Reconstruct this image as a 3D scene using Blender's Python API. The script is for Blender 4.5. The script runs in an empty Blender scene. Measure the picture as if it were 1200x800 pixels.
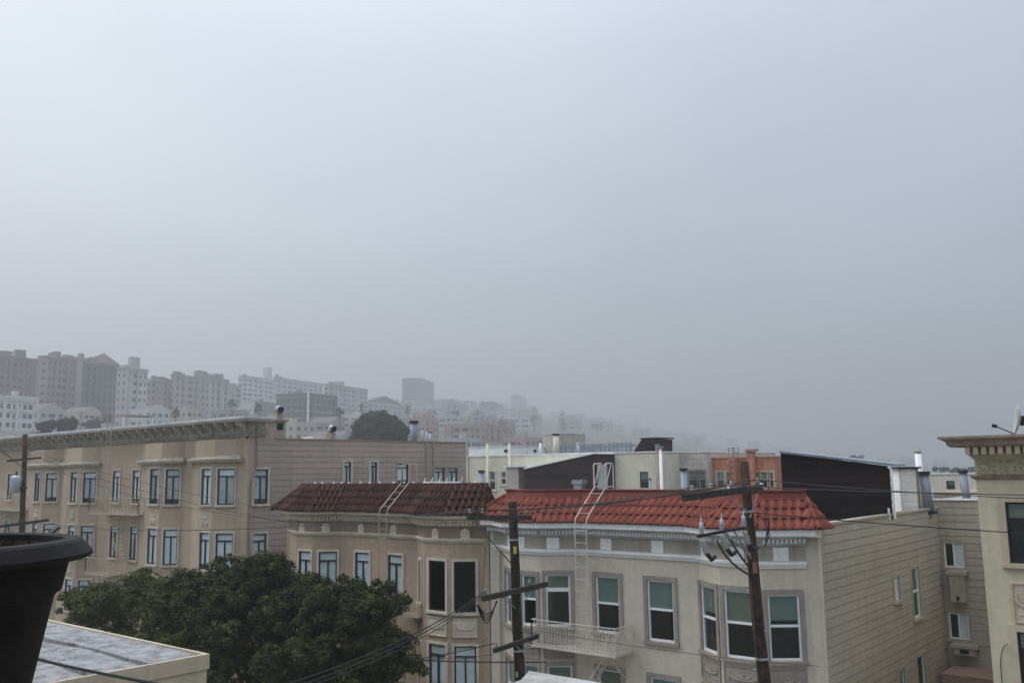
import bpy, math, random
import numpy as np
from mathutils import Vector, Matrix
random.seed(7); rs = np.random.RandomState(7)
scene = bpy.context.scene
C = scene.collection
# ------------------------------------------------------------------ camera
H = 12.2
FPX = 1049.4; PITCH = .142915; ROLL = -.015145; YAW = .694897
cd = bpy.data.cameras.new('camera'); cam = bpy.data.objects.new('camera', cd); C.objects.link(cam)
cd.sensor_width = 36; cd.lens = 36 * FPX / 1200; cd.clip_start = .05; cd.clip_end = 9000
cam.matrix_world = Matrix.Translation((0, 0, H)) @ Matrix.Rotation(YAW, 4, 'Z') @ Matrix.Rotation(math.pi / 2 + PITCH, 4, 'X') @ Matrix.Rotation(ROLL, 4, 'Z')
scene.camera = cam
# ------------------------------------------------------------------ sky and light
SUN_EL, SUN_AZ = math.radians(52), math.radians(108)      # high, to the left beyond the houses
sun = bpy.data.lights.new('sun', 'SUN'); sun.energy = 1.3; sun.angle = math.radians(35); sun.color = (1, .965, .92)
so = bpy.data.objects.new('sun', sun); C.objects.link(so)
sdir = Vector((-math.sin(SUN_AZ) * math.cos(SUN_EL), math.cos(SUN_AZ) * math.cos(SUN_EL), math.sin(SUN_EL)))
so.rotation_euler = sdir.to_track_quat('Z', 'Y').to_euler()
w = bpy.data.worlds.new('World'); scene.world = w; w.use_nodes = True
nt = w.node_tree; nt.nodes.clear(); N = nt.nodes.new; L = nt.links.new
out = N('ShaderNodeOutputWorld')
sky = N('ShaderNodeTexSky'); sky.sky_type = 'NISHITA'; sky.sun_disc = False
sky.sun_elevation = SUN_EL; sky.sun_rotation = -SUN_AZ; sky.air_density = 1.2; sky.dust_density = 2
b1 = N('ShaderNodeBackground'); b1.inputs[1].default_value = .05; L(sky.outputs[0], b1.inputs[0])
tc = N('ShaderNodeTexCoord')
sx = N('ShaderNodeSeparateXYZ'); L(tc.outputs['Generated'], sx.inputs[0])
nz = N('ShaderNodeTexNoise'); nz.inputs['Scale'].default_value = 2.0; nz.inputs['Detail'].default_value = 4; nz.inputs['Roughness'].default_value = .45
mp = N('ShaderNodeMapping'); mp.inputs['Scale'].default_value = (1, 1, 2.2); L(tc.outputs['Generated'], mp.inputs[0]); L(mp.outputs[0], nz.inputs[0])
ma = N('ShaderNodeMath'); ma.operation = 'MULTIPLY_ADD'; ma.inputs[1].default_value = .26; L(nz.outputs[0], ma.inputs[0]); L(sx.outputs[2], ma.inputs[2])
rp = N('ShaderNodeValToRGB'); e = rp.color_ramp.elements
e[0].position = .09; e[0].color = (.17, .18, .195, 1); e[1].position = 1; e[1].color = (.72, .73, .75, 1)
for p, c_ in ((.26, (.27, .285, .31)), (.46, (.46, .48, .51)), (.66, (.60, .63, .67))):
    k = e.new(p); k.color = (*c_, 1)
L(ma.outputs[0], rp.inputs[0])
dh = N('ShaderNodeVectorMath'); dh.operation = 'DOT_PRODUCT'; L(tc.outputs['Generated'], dh.inputs[0]); dh.inputs[1].default_value = (-math.sin(math.radians(85)), math.cos(math.radians(85)), 0)
mh = N('ShaderNodeMapRange'); mh.inputs[1].default_value = .45; mh.inputs[2].default_value = 1; mh.inputs[3].default_value = 1; mh.inputs[4].default_value = 1.20; L(dh.outputs['Value'], mh.inputs[0])
dt = N('ShaderNodeVectorMath'); dt.operation = 'DOT_PRODUCT'; L(tc.outputs['Generated'], dt.inputs[0]); dt.inputs[1].default_value = sdir
mr = N('ShaderNodeMapRange'); mr.inputs[1].default_value = -.4; mr.inputs[2].default_value = 1; mr.inputs[3].default_value = .73; mr.inputs[4].default_value = 1.16
L(dt.outputs['Value'], mr.inputs[0])
zr = N('ShaderNodeMapRange'); zr.interpolation_type = 'SMOOTHSTEP'; zr.inputs[1].default_value = .40; zr.inputs[2].default_value = 1; zr.inputs[3].default_value = 1; zr.inputs[4].default_value = 2.5   # an overcast sky is brightest overhead
L(sx.outputs[2], zr.inputs[0]); mm = N('ShaderNodeMath'); mm.operation = 'MULTIPLY'; mk = N('ShaderNodeMath'); mk.operation = 'MULTIPLY'; L(mr.outputs[0], mk.inputs[0]); L(mh.outputs[0], mk.inputs[1]); L(mk.outputs[0], mm.inputs[0]); L(zr.outputs[0], mm.inputs[1])
n2 = N('ShaderNodeTexNoise'); n2.inputs['Scale'].default_value = 1.15; n2.inputs['Detail'].default_value = 2.5; L(tc.outputs['Generated'], n2.inputs[0])
r2 = N('ShaderNodeValToRGB'); q = r2.color_ramp.elements; q[0].position = .36; q[0].color = (.96, 1.0, .985, 1); q[1].position = .66; q[1].color = (1.035, 1.035, 1.075, 1); L(n2.outputs[0], r2.inputs[0])
mt = N('ShaderNodeMix'); mt.data_type = 'RGBA'; mt.blend_type = 'MULTIPLY'; mt.inputs[0].default_value = 1; L(rp.outputs[0], mt.inputs[6]); L(r2.outputs[0], mt.inputs[7])
tr_ = N('ShaderNodeMapRange'); tr_.inputs[1].default_value = .1; tr_.inputs[2].default_value = .95; L(dh.outputs['Value'], tr_.inputs[0])
tn_ = N('ShaderNodeMix'); tn_.data_type = 'RGBA'; L(tr_.outputs[0], tn_.inputs[0]); tn_.inputs[6].default_value = (.99, 1.0, 1.07, 1); tn_.inputs[7].default_value = (1.03, .985, .92, 1)
mt2 = N('ShaderNodeMix'); mt2.data_type = 'RGBA'; mt2.blend_type = 'MULTIPLY'; mt2.inputs[0].default_value = 1; L(mt.outputs[2], mt2.inputs[6]); L(tn_.outputs[2], mt2.inputs[7])
b2 = N('ShaderNodeBackground'); L(mt2.outputs[2], b2.inputs[0]); L(mm.outputs[0], b2.inputs[1])
ad = N('ShaderNodeAddShader'); L(b1.outputs[0], ad.inputs[0]); L(b2.outputs[0], ad.inputs[1]); L(ad.outputs[0], out.inputs[0])
scene.view_settings.view_transform = 'Standard'; scene.view_settings.look = 'None'
scene.view_settings.exposure = 0; scene.view_settings.gamma = 1
scene.cycles.volume_bounces = 1
scene.cycles.max_bounces = 6
HAZE_DENSITY = .00120; HAZE_COLOR = (.66, .675, .70); HAZE_ANISO = .5

# ------------------------------------------------------------------ helpers: rays, tags, meshes
_c, _s = math.cos, math.sin
_F = Vector((-_s(YAW) * _c(PITCH), _c(YAW) * _c(PITCH), _s(PITCH))); _R = Vector((_c(YAW), _s(YAW), 0)); _U = _R.cross(_F)
_r = _R * _c(ROLL) + _U * _s(ROLL); _u = -_R * _s(ROLL) + _U * _c(ROLL)
def ray(px, py): return _F + _r * ((px - 600) / FPX) - _u * ((py - 400) / FPX)
CAMP = Vector((0, 0, H))
def hy(px, py, Y): d = ray(px, py); return CAMP + d * (Y / d.y)
def hx(px, py, X): d = ray(px, py); return CAMP + d * (X / d.x)
def hz(px, py, z): d = ray(px, py); return CAMP + d * ((z - H) / d.z)
def at(px, py, depth): return CAMP + ray(px, py) * depth
def tag(o, label=None, cat=None, group=None, kind=None):
    if label: o['label'] = label
    if cat: o['category'] = cat
    if group: o['group'] = group
    if kind: o['kind'] = kind
    return o
def thing(name, loc, label, cat, group=None):
    o = bpy.data.objects.new(name, None); C.objects.link(o); o.location = loc; o.empty_display_size = .2
    return tag(o, label, cat, group)
def root_of(o):
    while o.parent: o = o.parent
    return o
class MB:
    def __init__(s): s.v = []; s.f = []
    def quad(s, *p):
        n = len(s.v); s.v += [tuple(q) for q in p]; s.f.append(tuple(range(n, n + len(p))))
    def box(s, o, u, v, w):       # corner o, edges u v w
        o, u, v, w = Vector(o), Vector(u), Vector(v), Vector(w)
        if u.cross(v).dot(w) < 0: u, v = v, u
        n = len(s.v); s.v += [tuple(p) for p in (o, o + u, o + u + v, o + v, o + w, o + u + w, o + u + v + w, o + v + w)]
        s.f += [tuple(n + i for i in q) for q in ((0, 3, 2, 1), (4, 5, 6, 7), (0, 1, 5, 4), (1, 2, 6, 5), (2, 3, 7, 6), (3, 0, 4, 7))]
    def abox(s, x0, x1, y0, y1, z0, z1): s.box((x0, y0, z0), (x1 - x0, 0, 0), (0, y1 - y0, 0), (0, 0, z1 - z0))
    def tube(s, pts, r, n=6, cap=True):
        pts = [Vector(p) for p in pts]; rr = r if isinstance(r, (list, tuple)) else [r] * len(pts); base = len(s.v)
        prev = None
        for i, p in enumerate(pts):
            t = (pts[min(i + 1, len(pts) - 1)] - pts[max(i - 1, 0)]).normalized()
            a = t.orthogonal().normalized() if prev is None else (prev - t * prev.dot(t)).normalized()
            prev = a; b = t.cross(a)
            for k in range(n):
                q = 2 * math.pi * k / n; s.v.append(tuple(p + (a * _c(q) + b * _s(q)) * rr[i]))
        for i in range(len(pts) - 1):
            for k in range(n):
                a0 = base + i * n + k; a1 = base + i * n + (k + 1) % n
                s.f.append((a0, a1, a1 + n, a0 + n))
        if cap:
            s.f.append(tuple(base + k for k in reversed(range(n)))); s.f.append(tuple(base + (len(pts) - 1) * n + k for k in range(n)))
    def lathe(s, c, prof, n=16, axis=(0, 0, 1)):
        ax = Vector(axis).normalized(); a = ax.orthogonal().normalized(); b = ax.cross(a); base = len(s.v); c = Vector(c)
        for r, h in prof:
            for k in range(n):
                q = 2 * math.pi * k / n; s.v.append(tuple(c + ax * h + (a * _c(q) + b * _s(q)) * r))
        for i in range(len(prof) - 1):
            for k in range(n):
                a0 = base + i * n + k; a1 = base + i * n + (k + 1) % n; s.f.append((a0, a1, a1 + n, a0 + n))
    def prism(s, poly, z0, z1):   # poly ccw list of xy
        n = len(poly); b = len(s.v); s.v += [(p[0], p[1], z0) for p in poly] + [(p[0], p[1], z1) for p in poly]
        s.f.append(tuple(b + i for i in reversed(range(n)))); s.f.append(tuple(b + n + i for i in range(n)))
        for i in range(n): j = (i + 1) % n; s.f.append((b + i, b + j, b + n + j, b + n + i))
    def build(s, name, m, parent=None, smooth=False, **kw):
        off = Vector((0, 0, 0))
        if parent is not None: off = root_of(parent).location
        me = bpy.data.meshes.new(name); me.from_pydata([(a - off.x, b - off.y, c - off.z) for a, b, c in s.v], [], s.f)
        me.materials.append(m)
        if smooth: me.polygons.foreach_set('use_smooth', [True] * len(me.polygons))
        o = bpy.data.objects.new(name, me); C.objects.link(o)
        if parent is not None: o.parent = parent
        return tag(o, **kw)
def place(name, mesh, M, parent):        # shared-mesh piece at world matrix M
    o = bpy.data.objects.new(name, mesh); C.objects.link(o); o.parent = parent
    off = root_of(parent).location; M = M.copy(); M.translation -= off; o.matrix_basis = M
    return o
def mesh_only(mb, name, m, smooth=False):
    me = bpy.data.meshes.new(name); me.from_pydata(mb.v, [], mb.f); me.materials.append(m)
    if smooth: me.polygons.foreach_set('use_smooth', [True] * len(me.polygons))
    return me

# ------------------------------------------------------------------ materials
def mat(name, col, rough=.85, var=.12, scale=1.2, bump=.15, bscale=40, streak=0, rnd=0, metal=0, spec=.3, hue=None):
    m = bpy.data.materials.new(name); m.use_nodes = True; t = m.node_tree; nn = t.nodes.new; ln = t.links.new
    b = t.nodes['Principled BSDF']; b.inputs['Roughness'].default_value = rough; b.inputs['Metallic'].default_value = metal
    b.inputs['Specular IOR Level'].default_value = spec
    tx = nn('ShaderNodeTexCoord'); n1 = nn('ShaderNodeTexNoise'); n1.inputs['Scale'].default_value = scale; n1.inputs['Detail'].default_value = 6; n1.inputs['Roughness'].default_value = .62
    ln(tx.outputs['Object'], n1.inputs[0])
    r = nn('ShaderNodeValToRGB'); e = r.color_ramp.elements
    lo = [c * (1 - var * 1.6) for c in col]; hi = [min(.95, c * (1 + var)) for c in col]
    if hue: hi = list(hue)
    e[0].position = .3; e[0].color = (*lo, 1); e[1].position = .68; e[1].color = (*hi, 1); ln(n1.outputs[0], r.inputs[0]); cur = r.outputs[0]
    if streak:
        mpn = nn('ShaderNodeMapping'); mpn.inputs['Scale'].default_value = (5, 5, .35); ln(tx.outputs['Object'], mpn.inputs[0])
        n2 = nn('ShaderNodeTexNoise'); n2.inputs['Scale'].default_value = 1.3; n2.inputs['Detail'].default_value = 4; ln(mpn.outputs[0], n2.inputs[0])
        r2 = nn('ShaderNodeMapRange'); r2.inputs[1].default_value = .42; r2.inputs[2].default_value = .75; r2.inputs[3].default_value = 1; r2.inputs[4].default_value = 1 - streak; ln(n2.outputs[0], r2.inputs[0])
        mx = nn('ShaderNodeMix'); mx.data_type = 'RGBA'; mx.blend_type = 'MULTIPLY'; mx.inputs[0].default_value = 1; ln(cur, mx.inputs[6]); ln(r2.outputs[0], mx.inputs[7]); cur = mx.outputs[2]
        n5 = nn('ShaderNodeTexNoise'); n5.inputs['Scale'].default_value = 6.5; n5.inputs['Detail'].default_value = 5; n5.inputs['Roughness'].default_value = .7; ln(tx.outputs['Object'], n5.inputs[0])
        r5 = nn('ShaderNodeMapRange'); r5.inputs[1].default_value = .3; r5.inputs[2].default_value = .7; r5.inputs[3].default_value = .90; r5.inputs[4].default_value = 1.07; ln(n5.outputs[0], r5.inputs[0])
        mx = nn('ShaderNodeMix'); mx.data_type = 'RGBA'; mx.blend_type = 'MULTIPLY'; mx.inputs[0].default_value = 1; ln(cur, mx.inputs[6]); ln(r5.outputs[0], mx.inputs[7]); cur = mx.outputs[2]
    if rnd:
        oi = nn('ShaderNodeObjectInfo'); r3 = nn('ShaderNodeMapRange'); r3.inputs[3].default_value = 1 - rnd; r3.inputs[4].default_value = 1 + rnd * .8; ln(oi.outputs['Random'], r3.inputs[0])
        mx = nn('ShaderNodeMix'); mx.data_type = 'RGBA'; mx.blend_type = 'MULTIPLY'; mx.inputs[0].default_value = 1; ln(cur, mx.inputs[6]); ln(r3.outputs[0], mx.inputs[7]); cur = mx.outputs[2]
    if 'leaf' in name:
        ge = nn('ShaderNodeNewGeometry'); r4 = nn('ShaderNodeMapRange'); r4.inputs[3].default_value = .55; r4.inputs[4].default_value = 1.6; ln(ge.outputs['Random Per Island'], r4.inputs[0])
        mx = nn('ShaderNodeMix'); mx.data_type = 'RGBA'; mx.blend_type = 'MULTIPLY'; mx.inputs[0].default_value = 1; ln(cur, mx.inputs[6]); ln(r4.outputs[0], mx.inputs[7]); cur = mx.outputs[2]
    ln(cur, b.inputs['Base Color'])
    if bump:
        n3 = nn('ShaderNodeTexNoise'); n3.inputs['Scale'].default_value = bscale; n3.inputs['Detail'].default_value = 3; ln(tx.outputs['Object'], n3.inputs[0])
        bp = nn('ShaderNodeBump'); bp.inputs['Strength'].default_value = bump; bp.inputs['Distance'].default_value = .02; ln(n3.outputs[0], bp.inputs['Height']); ln(bp.outputs[0], b.inputs['Normal'])
    return m
def glass_mat(name, tint, opac):
    m = bpy.data.materials.new(name); m.use_nodes = True; t = m.node_tree; nn = t.nodes.new; ln = t.links.new; t.nodes.clear()
    o = nn('ShaderNodeOutputMaterial'); g = nn('ShaderNodeBsdfGlossy'); g.inputs['Roughness'].default_value = .03; g.inputs['Color'].default_value = (.78, .90, 1, 1)
    tr = nn('ShaderNodeBsdfTransparent'); tr.inputs[0].default_value = (*tint, 1)
    ge = nn('ShaderNodeNewGeometry'); dp_ = nn('ShaderNodeVectorMath'); dp_.operation = 'DOT_PRODUCT'; ln(ge.outputs['Normal'], dp_.inputs[0]); ln(ge.outputs['Incoming'], dp_.inputs[1])
    ab = nn('ShaderNodeMath'); ab.operation = 'ABSOLUTE'; ln(dp_.outputs['Value'], ab.inputs[0])
    om = nn('ShaderNodeMath'); om.operation = 'SUBTRACT'; om.inputs[0].default_value = 1; ln(ab.outputs[0], om.inputs[1])
    pw_ = nn('ShaderNodeMath'); pw_.operation = 'POWER'; pw_.inputs[1].default_value = 5; ln(om.outputs[0], pw_.inputs[0]); fr = pw_
    tx = nn('ShaderNodeTexCoord'); nz_ = nn('ShaderNodeTexNoise'); nz_.inputs['Scale'].default_value = 1.5; ln(tx.outputs['Object'], nz_.inputs[0])
    bp = nn('ShaderNodeBump'); bp.inputs['Strength'].default_value = .06; ln(nz_.outputs[0], bp.inputs['Height']); ln(bp.outputs[0], g.inputs['Normal'])
    ad_ = nn('ShaderNodeMath'); ad_.operation = 'MULTIPLY_ADD'; ad_.inputs[1].default_value = 1; ad_.inputs[2].default_value = opac; ln(fr.outputs[0], ad_.inputs[0])
    mx = nn('ShaderNodeMixShader'); ln(ad_.outputs[0], mx.inputs[0]); ln(tr.outputs[0], mx.inputs[1]); ln(g.outputs[0], mx.inputs[2]); ln(mx.outputs[0], o.inputs[0])
    return m
M = {}
M['tan'] = mat('tan_stucco', (.44, .36, .265), streak=.10, var=.13, scale=.3)
M['tan_side'] = mat('tan_siding', (.37, .305, .255), streak=.12, rnd=.05, var=.08, scale=.5)
M['tan_trim'] = mat('tan_trim', (.60, .55, .46), streak=.3)
M['tan_cornice'] = mat('weathered_shaded_cornice', (.38, .35, .29), streak=.3, var=.25, scale=4)  # weathering, with the shade of the bracket recesses put into the darker colour
M['zinc'] = mat('pale_metal_coping', (.78, .80, .80), rough=.5, streak=.2)
M['brown'] = mat('beige_brown_stucco', (.44, .345, .25), streak=.14, var=.10, scale=.5)
M['brown_trim'] = mat('buff_trim', (.66, .58, .47), streak=.10)
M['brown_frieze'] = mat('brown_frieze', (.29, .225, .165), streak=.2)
M['darktile'] = mat('dark_red_clay_tile', (.046, .021, .017), rough=.9, rnd=.35, var=.45, scale=5, bump=.3, bscale=25, spec=.1, hue=(.084, .040, .031))
M['redtile'] = mat('red_glazed_tile', (.165, .042, .034), rough=.85, rnd=.2, var=.34, scale=4, bump=.3, bscale=30, spec=.12, hue=(.225, .067, .046))
M['tilebase'] = mat('roof_underlay', (.05, .028, .024), rough=.95)
M['redflash'] = mat('red_painted_flashing', (.20, .045, .033), rough=.5, streak=.25)
M['cream'] = mat('cream_stucco', (.60, .55, .45), streak=.09, var=.08, scale=.35)
M['taupe'] = mat('taupe_trim', (.33, .295, .25), streak=.2)
M['white'] = mat('white_paint', (.86, .87, .85), rough=.6, streak=.06, var=.05)
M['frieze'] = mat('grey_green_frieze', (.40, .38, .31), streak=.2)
M['greycorn'] = mat('grey_cornice_paint', (.50, .51, .49), rough=.7, streak=.2)
M['side'] = mat('grey_beige_siding', (.40, .365, .305), streak=.10, rnd=.04, var=.07, scale=.5)
M['vinyl'] = mat('white_vinyl_frame', (.80, .82, .82), rough=.4, var=.03, bump=0)
M['darkframe'] = mat('dark_green_window_frame', (.018, .026, .028), rough=.5, bump=0)
M['glass'] = glass_mat('window_glass', (.95, .97, .97), .05)
M['darkglass'] = glass_mat('dark_tinted_window_glass', (.22, .25, .26), .03)
M['curtain'] = mat('pale_curtain', (.80, .85, .86), var=.08, scale=3, bump=.4, bscale=12)
M['blind2'] = mat('grey_blind', (.20, .225, .20), var=.06, bump=.2, bscale=9)
M['blind3'] = mat('olive_blind', (.16, .19, .145), var=.06, bump=.2, bscale=9)
M['curtain2'] = mat('grey_curtain', (.50, .54, .55), var=.12, scale=3, bump=.4, bscale=12)
M['curtain3'] = mat('cream_curtain', (.66, .63, .55), var=.1, scale=3, bump=.4, bscale=12)
M['blind'] = mat('green_grey_blind', (.150, .225, .190), var=.06, bump=.2, bscale=9)
M['roofgravel'] = mat('tar_and_gravel_roof', (.30, .30, .29), var=.35, scale=1.4, bump=.5)
M['roofwhite'] = mat('white_coated_roof', (.24, .243, .248), var=.36, scale=4.5, bump=.5, bscale=8, rough=.8)
M['maroon'] = mat('dark_maroon_shingle', (.028, .014, .014), rough=.9, var=.35, streak=.3, rnd=.45)
M['dkbrown'] = mat('dark_brown_shingle', (.016, .009, .008), rough=.95, var=.35, streak=.3, rnd=.5)
M['paleyellow'] = mat('pale_yellow_stucco', (.66, .64, .52), streak=.15, var=.07)
M['beigeback'] = mat('beige_back_wall', (.50, .47, .42), streak=.2)
M['orange'] = mat('orange_brick_paint', (.48, .20, .12), streak=.25, var=.15, scale=2)
M['cornerwall'] = mat('yellow_cream_stucco', (.56, .51, .37), streak=.14, var=.07)
M['brownmetal'] = mat('brown_cornice_paint', (.33, .25, .19), rough=.6, streak=.35)
M['galv'] = mat('galvanised_metal', (.38, .42, .47), rough=.45, metal=.4, var=.15)
M['flue'] = mat('blue_grey_flue', (.26, .30, .35), rough=.5, metal=.3, streak=.3)
M['pole'] = mat('tarred_wood_pole', (.058, .038, .027), rough=.95, streak=.55, var=.5, scale=6, bump=.9, bscale=22, hue=(.10, .06, .04))
M['poledark'] = mat('creosote_black_pole', (.032, .025, .020), rough=.95, streak=.55, var=.5, scale=6, bump=.9, bscale=22, hue=(.062, .048, .038))
M['leaf2'] = mat('yellow_green_leaf', (.014, .024, .009), rough=.65, var=.5, scale=1.5, bump=0, hue=(.082, .096, .024), spec=.1)
M['arm'] = mat('weathered_grey_timber', (.045, .040, .035), rough=.95, var=.4, scale=7, bump=.7, bscale=30)
M['porcelain'] = mat('glazed_porcelain', (.27, .29, .28), rough=.3, var=.05, bump=0)
M['cable'] = mat('black_cable', (.012, .012, .014), rough=.7, bump=0)
M['wirethin'] = mat('weathered_wire', (.045, .045, .05), rough=.6, bump=0)
M['iron'] = mat('cream_painted_iron', (.60, .57, .49), rough=.6, streak=.2)
M['irontan'] = mat('tan_painted_iron', (.42, .36, .28), rough=.6)
M['pot'] = mat('charcoal_plastic', (.0085, .0070, .0085), rough=.65, var=.25, scale=14, hue=(.017, .015, .016), bump=.05, bscale=90, spec=.12)
M['soil'] = mat('potting_soil', (.03, .02, .014), rough=1, bump=1, bscale=50)
M['bark'] = mat('bark', (.07, .055, .04), rough=1, bump=.8, bscale=18)
M['leaf'] = mat('ficus_leaf', (.010, .018, .008), rough=.7, var=.5, scale=1.5, bump=0, hue=(.056, .070, .020), spec=.1)
M['leaffar'] = mat('dark_conifer_leaf', (.022, .036, .024), rough=.8, var=.4, scale=.4, bump=0)
M['asphalt'] = mat('asphalt', (.05, .05, .052), var=.25, scale=1, bump=.4, bscale=60)
M['concrete'] = mat('concrete', (.30, .29, .27), var=.2, scale=1)
M['land'] = mat('grey_green_hillside', (.09, .10, .075), var=.4, scale=.02)
M['paint_line'] = mat('road_paint', (.75, .74, .68), var=.15, scale=4)
M['farglass'] = mat('distant_window_pane', (.045, .055, .065), rough=.25, var=.4, scale=.2, bump=0, rnd=.6, spec=.6)
M['brick'] = mat('patio_brick', (.25, .17, .13), rnd=.2)
M['black'] = mat('black_cap_metal', (.015, .015, .018), rough=.6, bump=0)
M['creamwall2'] = mat('buff_parapet', (.50, .43, .32), streak=.15)

# ------------------------------------------------------------------ facade machinery
class Face:
    def __init__(s, a, b):
        s.a = Vector((a[0], a[1], 0)); s.b = Vector((b[0], b[1], 0)); s.d = (s.b - s.a); s.L = s.d.length; s.d.normalize()
        s.n = Vector((s.d.y, -s.d.x, 0)); s.open = []
    def pt(s, u, z, o=0): p = s.a + s.d * u + s.n * o; return Vector((p.x, p.y, z))
    def hit(s, px, py):
        d = ray(px, py); t = (s.a - CAMP).dot(s.n) / d.dot(s.n); p = CAMP + d * t
        return (p - s.a).dot(s.d), p.z
    def box(s, mb, u0, u1, z0, z1, o0, o1): mb.box(s.pt(u0, z0, o0), s.d * (u1 - u0), s.n * (o1 - o0), Vector((0, 0, z1 - z0)))
    def rect(s, x0, x1, yt, yb):
        ym = (yt + yb) / 2; u0 = s.hit(x0, ym)[0]; u1 = s.hit(x1, ym)[0]; xm = (x0 + x1) / 2
        return [u0, u1, s.hit(xm, yb)[1], s.hit(xm, yt)[1]]
    def wall(s, mb, z0, z1, depth=.12):
        us = sorted({0, s.L, *[min(max(o[0], 0), s.L) for o in s.open], *[min(max(o[1], 0), s.L) for o in s.open]})
        zs = sorted({z0, z1, *[min(max(o[2], z0), z1) for o in s.open], *[min(max(o[3], z0), z1) for o in s.open]})
        for i in range(len(us) - 1):
            for j in range(len(zs) - 1):
                um, zm = (us[i] + us[i + 1]) / 2, (zs[j] + zs[j + 1]) / 2
                if any(o[0] < um < o[1] and o[2] < zm < o[3] for o in s.open): continue
                mb.quad(s.pt(us[i], zs[j]), s.pt(us[i + 1], zs[j]), s.pt(us[i + 1], zs[j + 1]), s.pt(us[i], zs[j + 1]))
        for u0, u1, a, b in s.open:
            P = [(u0, a), (u1, a), (u1, b), (u0, b)]
            for k in range(4):
                p, q = P[k], P[(k + 1) % 4]
                mb.quad(s.pt(*p), s.pt(*p, -depth), s.pt(*q, -depth), s.pt(*q))
def offset_poly(pts, d):
    out_ = []; P = [Vector((p[0], p[1])) for p in pts]
    for i, p in enumerate(P):
        ns = []
        if i > 0: t = (P[i] - P[i - 1]).normalized(); ns.append(Vector((t.y, -t.x)))
        if i < len(P) - 1: t = (P[i + 1] - P[i]).normalized(); ns.append(Vector((t.y, -t.x)))
        if len(ns) == 2:
            m_ = (ns[0] + ns[1]); m_ = m_ / m_.length_squared * 2
        else: m_ = ns[0]
        out_.append(p + m_ * d)
    return out_
def sweep(mb, pts, prof):            # prof: closed list of (outward, z), counter-clockwise seen with outward to the right
    rings = [offset_poly(pts, o) for o, z in prof]; n = len(pts); k = len(prof); b = len(mb.v)
    for i in range(n):
        for j in range(k): mb.v.append((rings[j][i].x, rings[j][i].y, prof[j][1]))
    for i in range(n - 1):
        for j in range(k):
            a0 = b + i * k + j; a1 = b + i * k + (j + 1) % k
            mb.f.append((a0, a0 + k, a1 + k, a1))
    mb.f.append(tuple(b + j for j in range(k))); mb.f.append(tuple(b + (n - 1) * k + j for j in reversed(range(k))))
def rectprof(o0, o1, z0, z1): return [(o0, z0), (o1, z0), (o1, z1), (o0, z1)]

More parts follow.
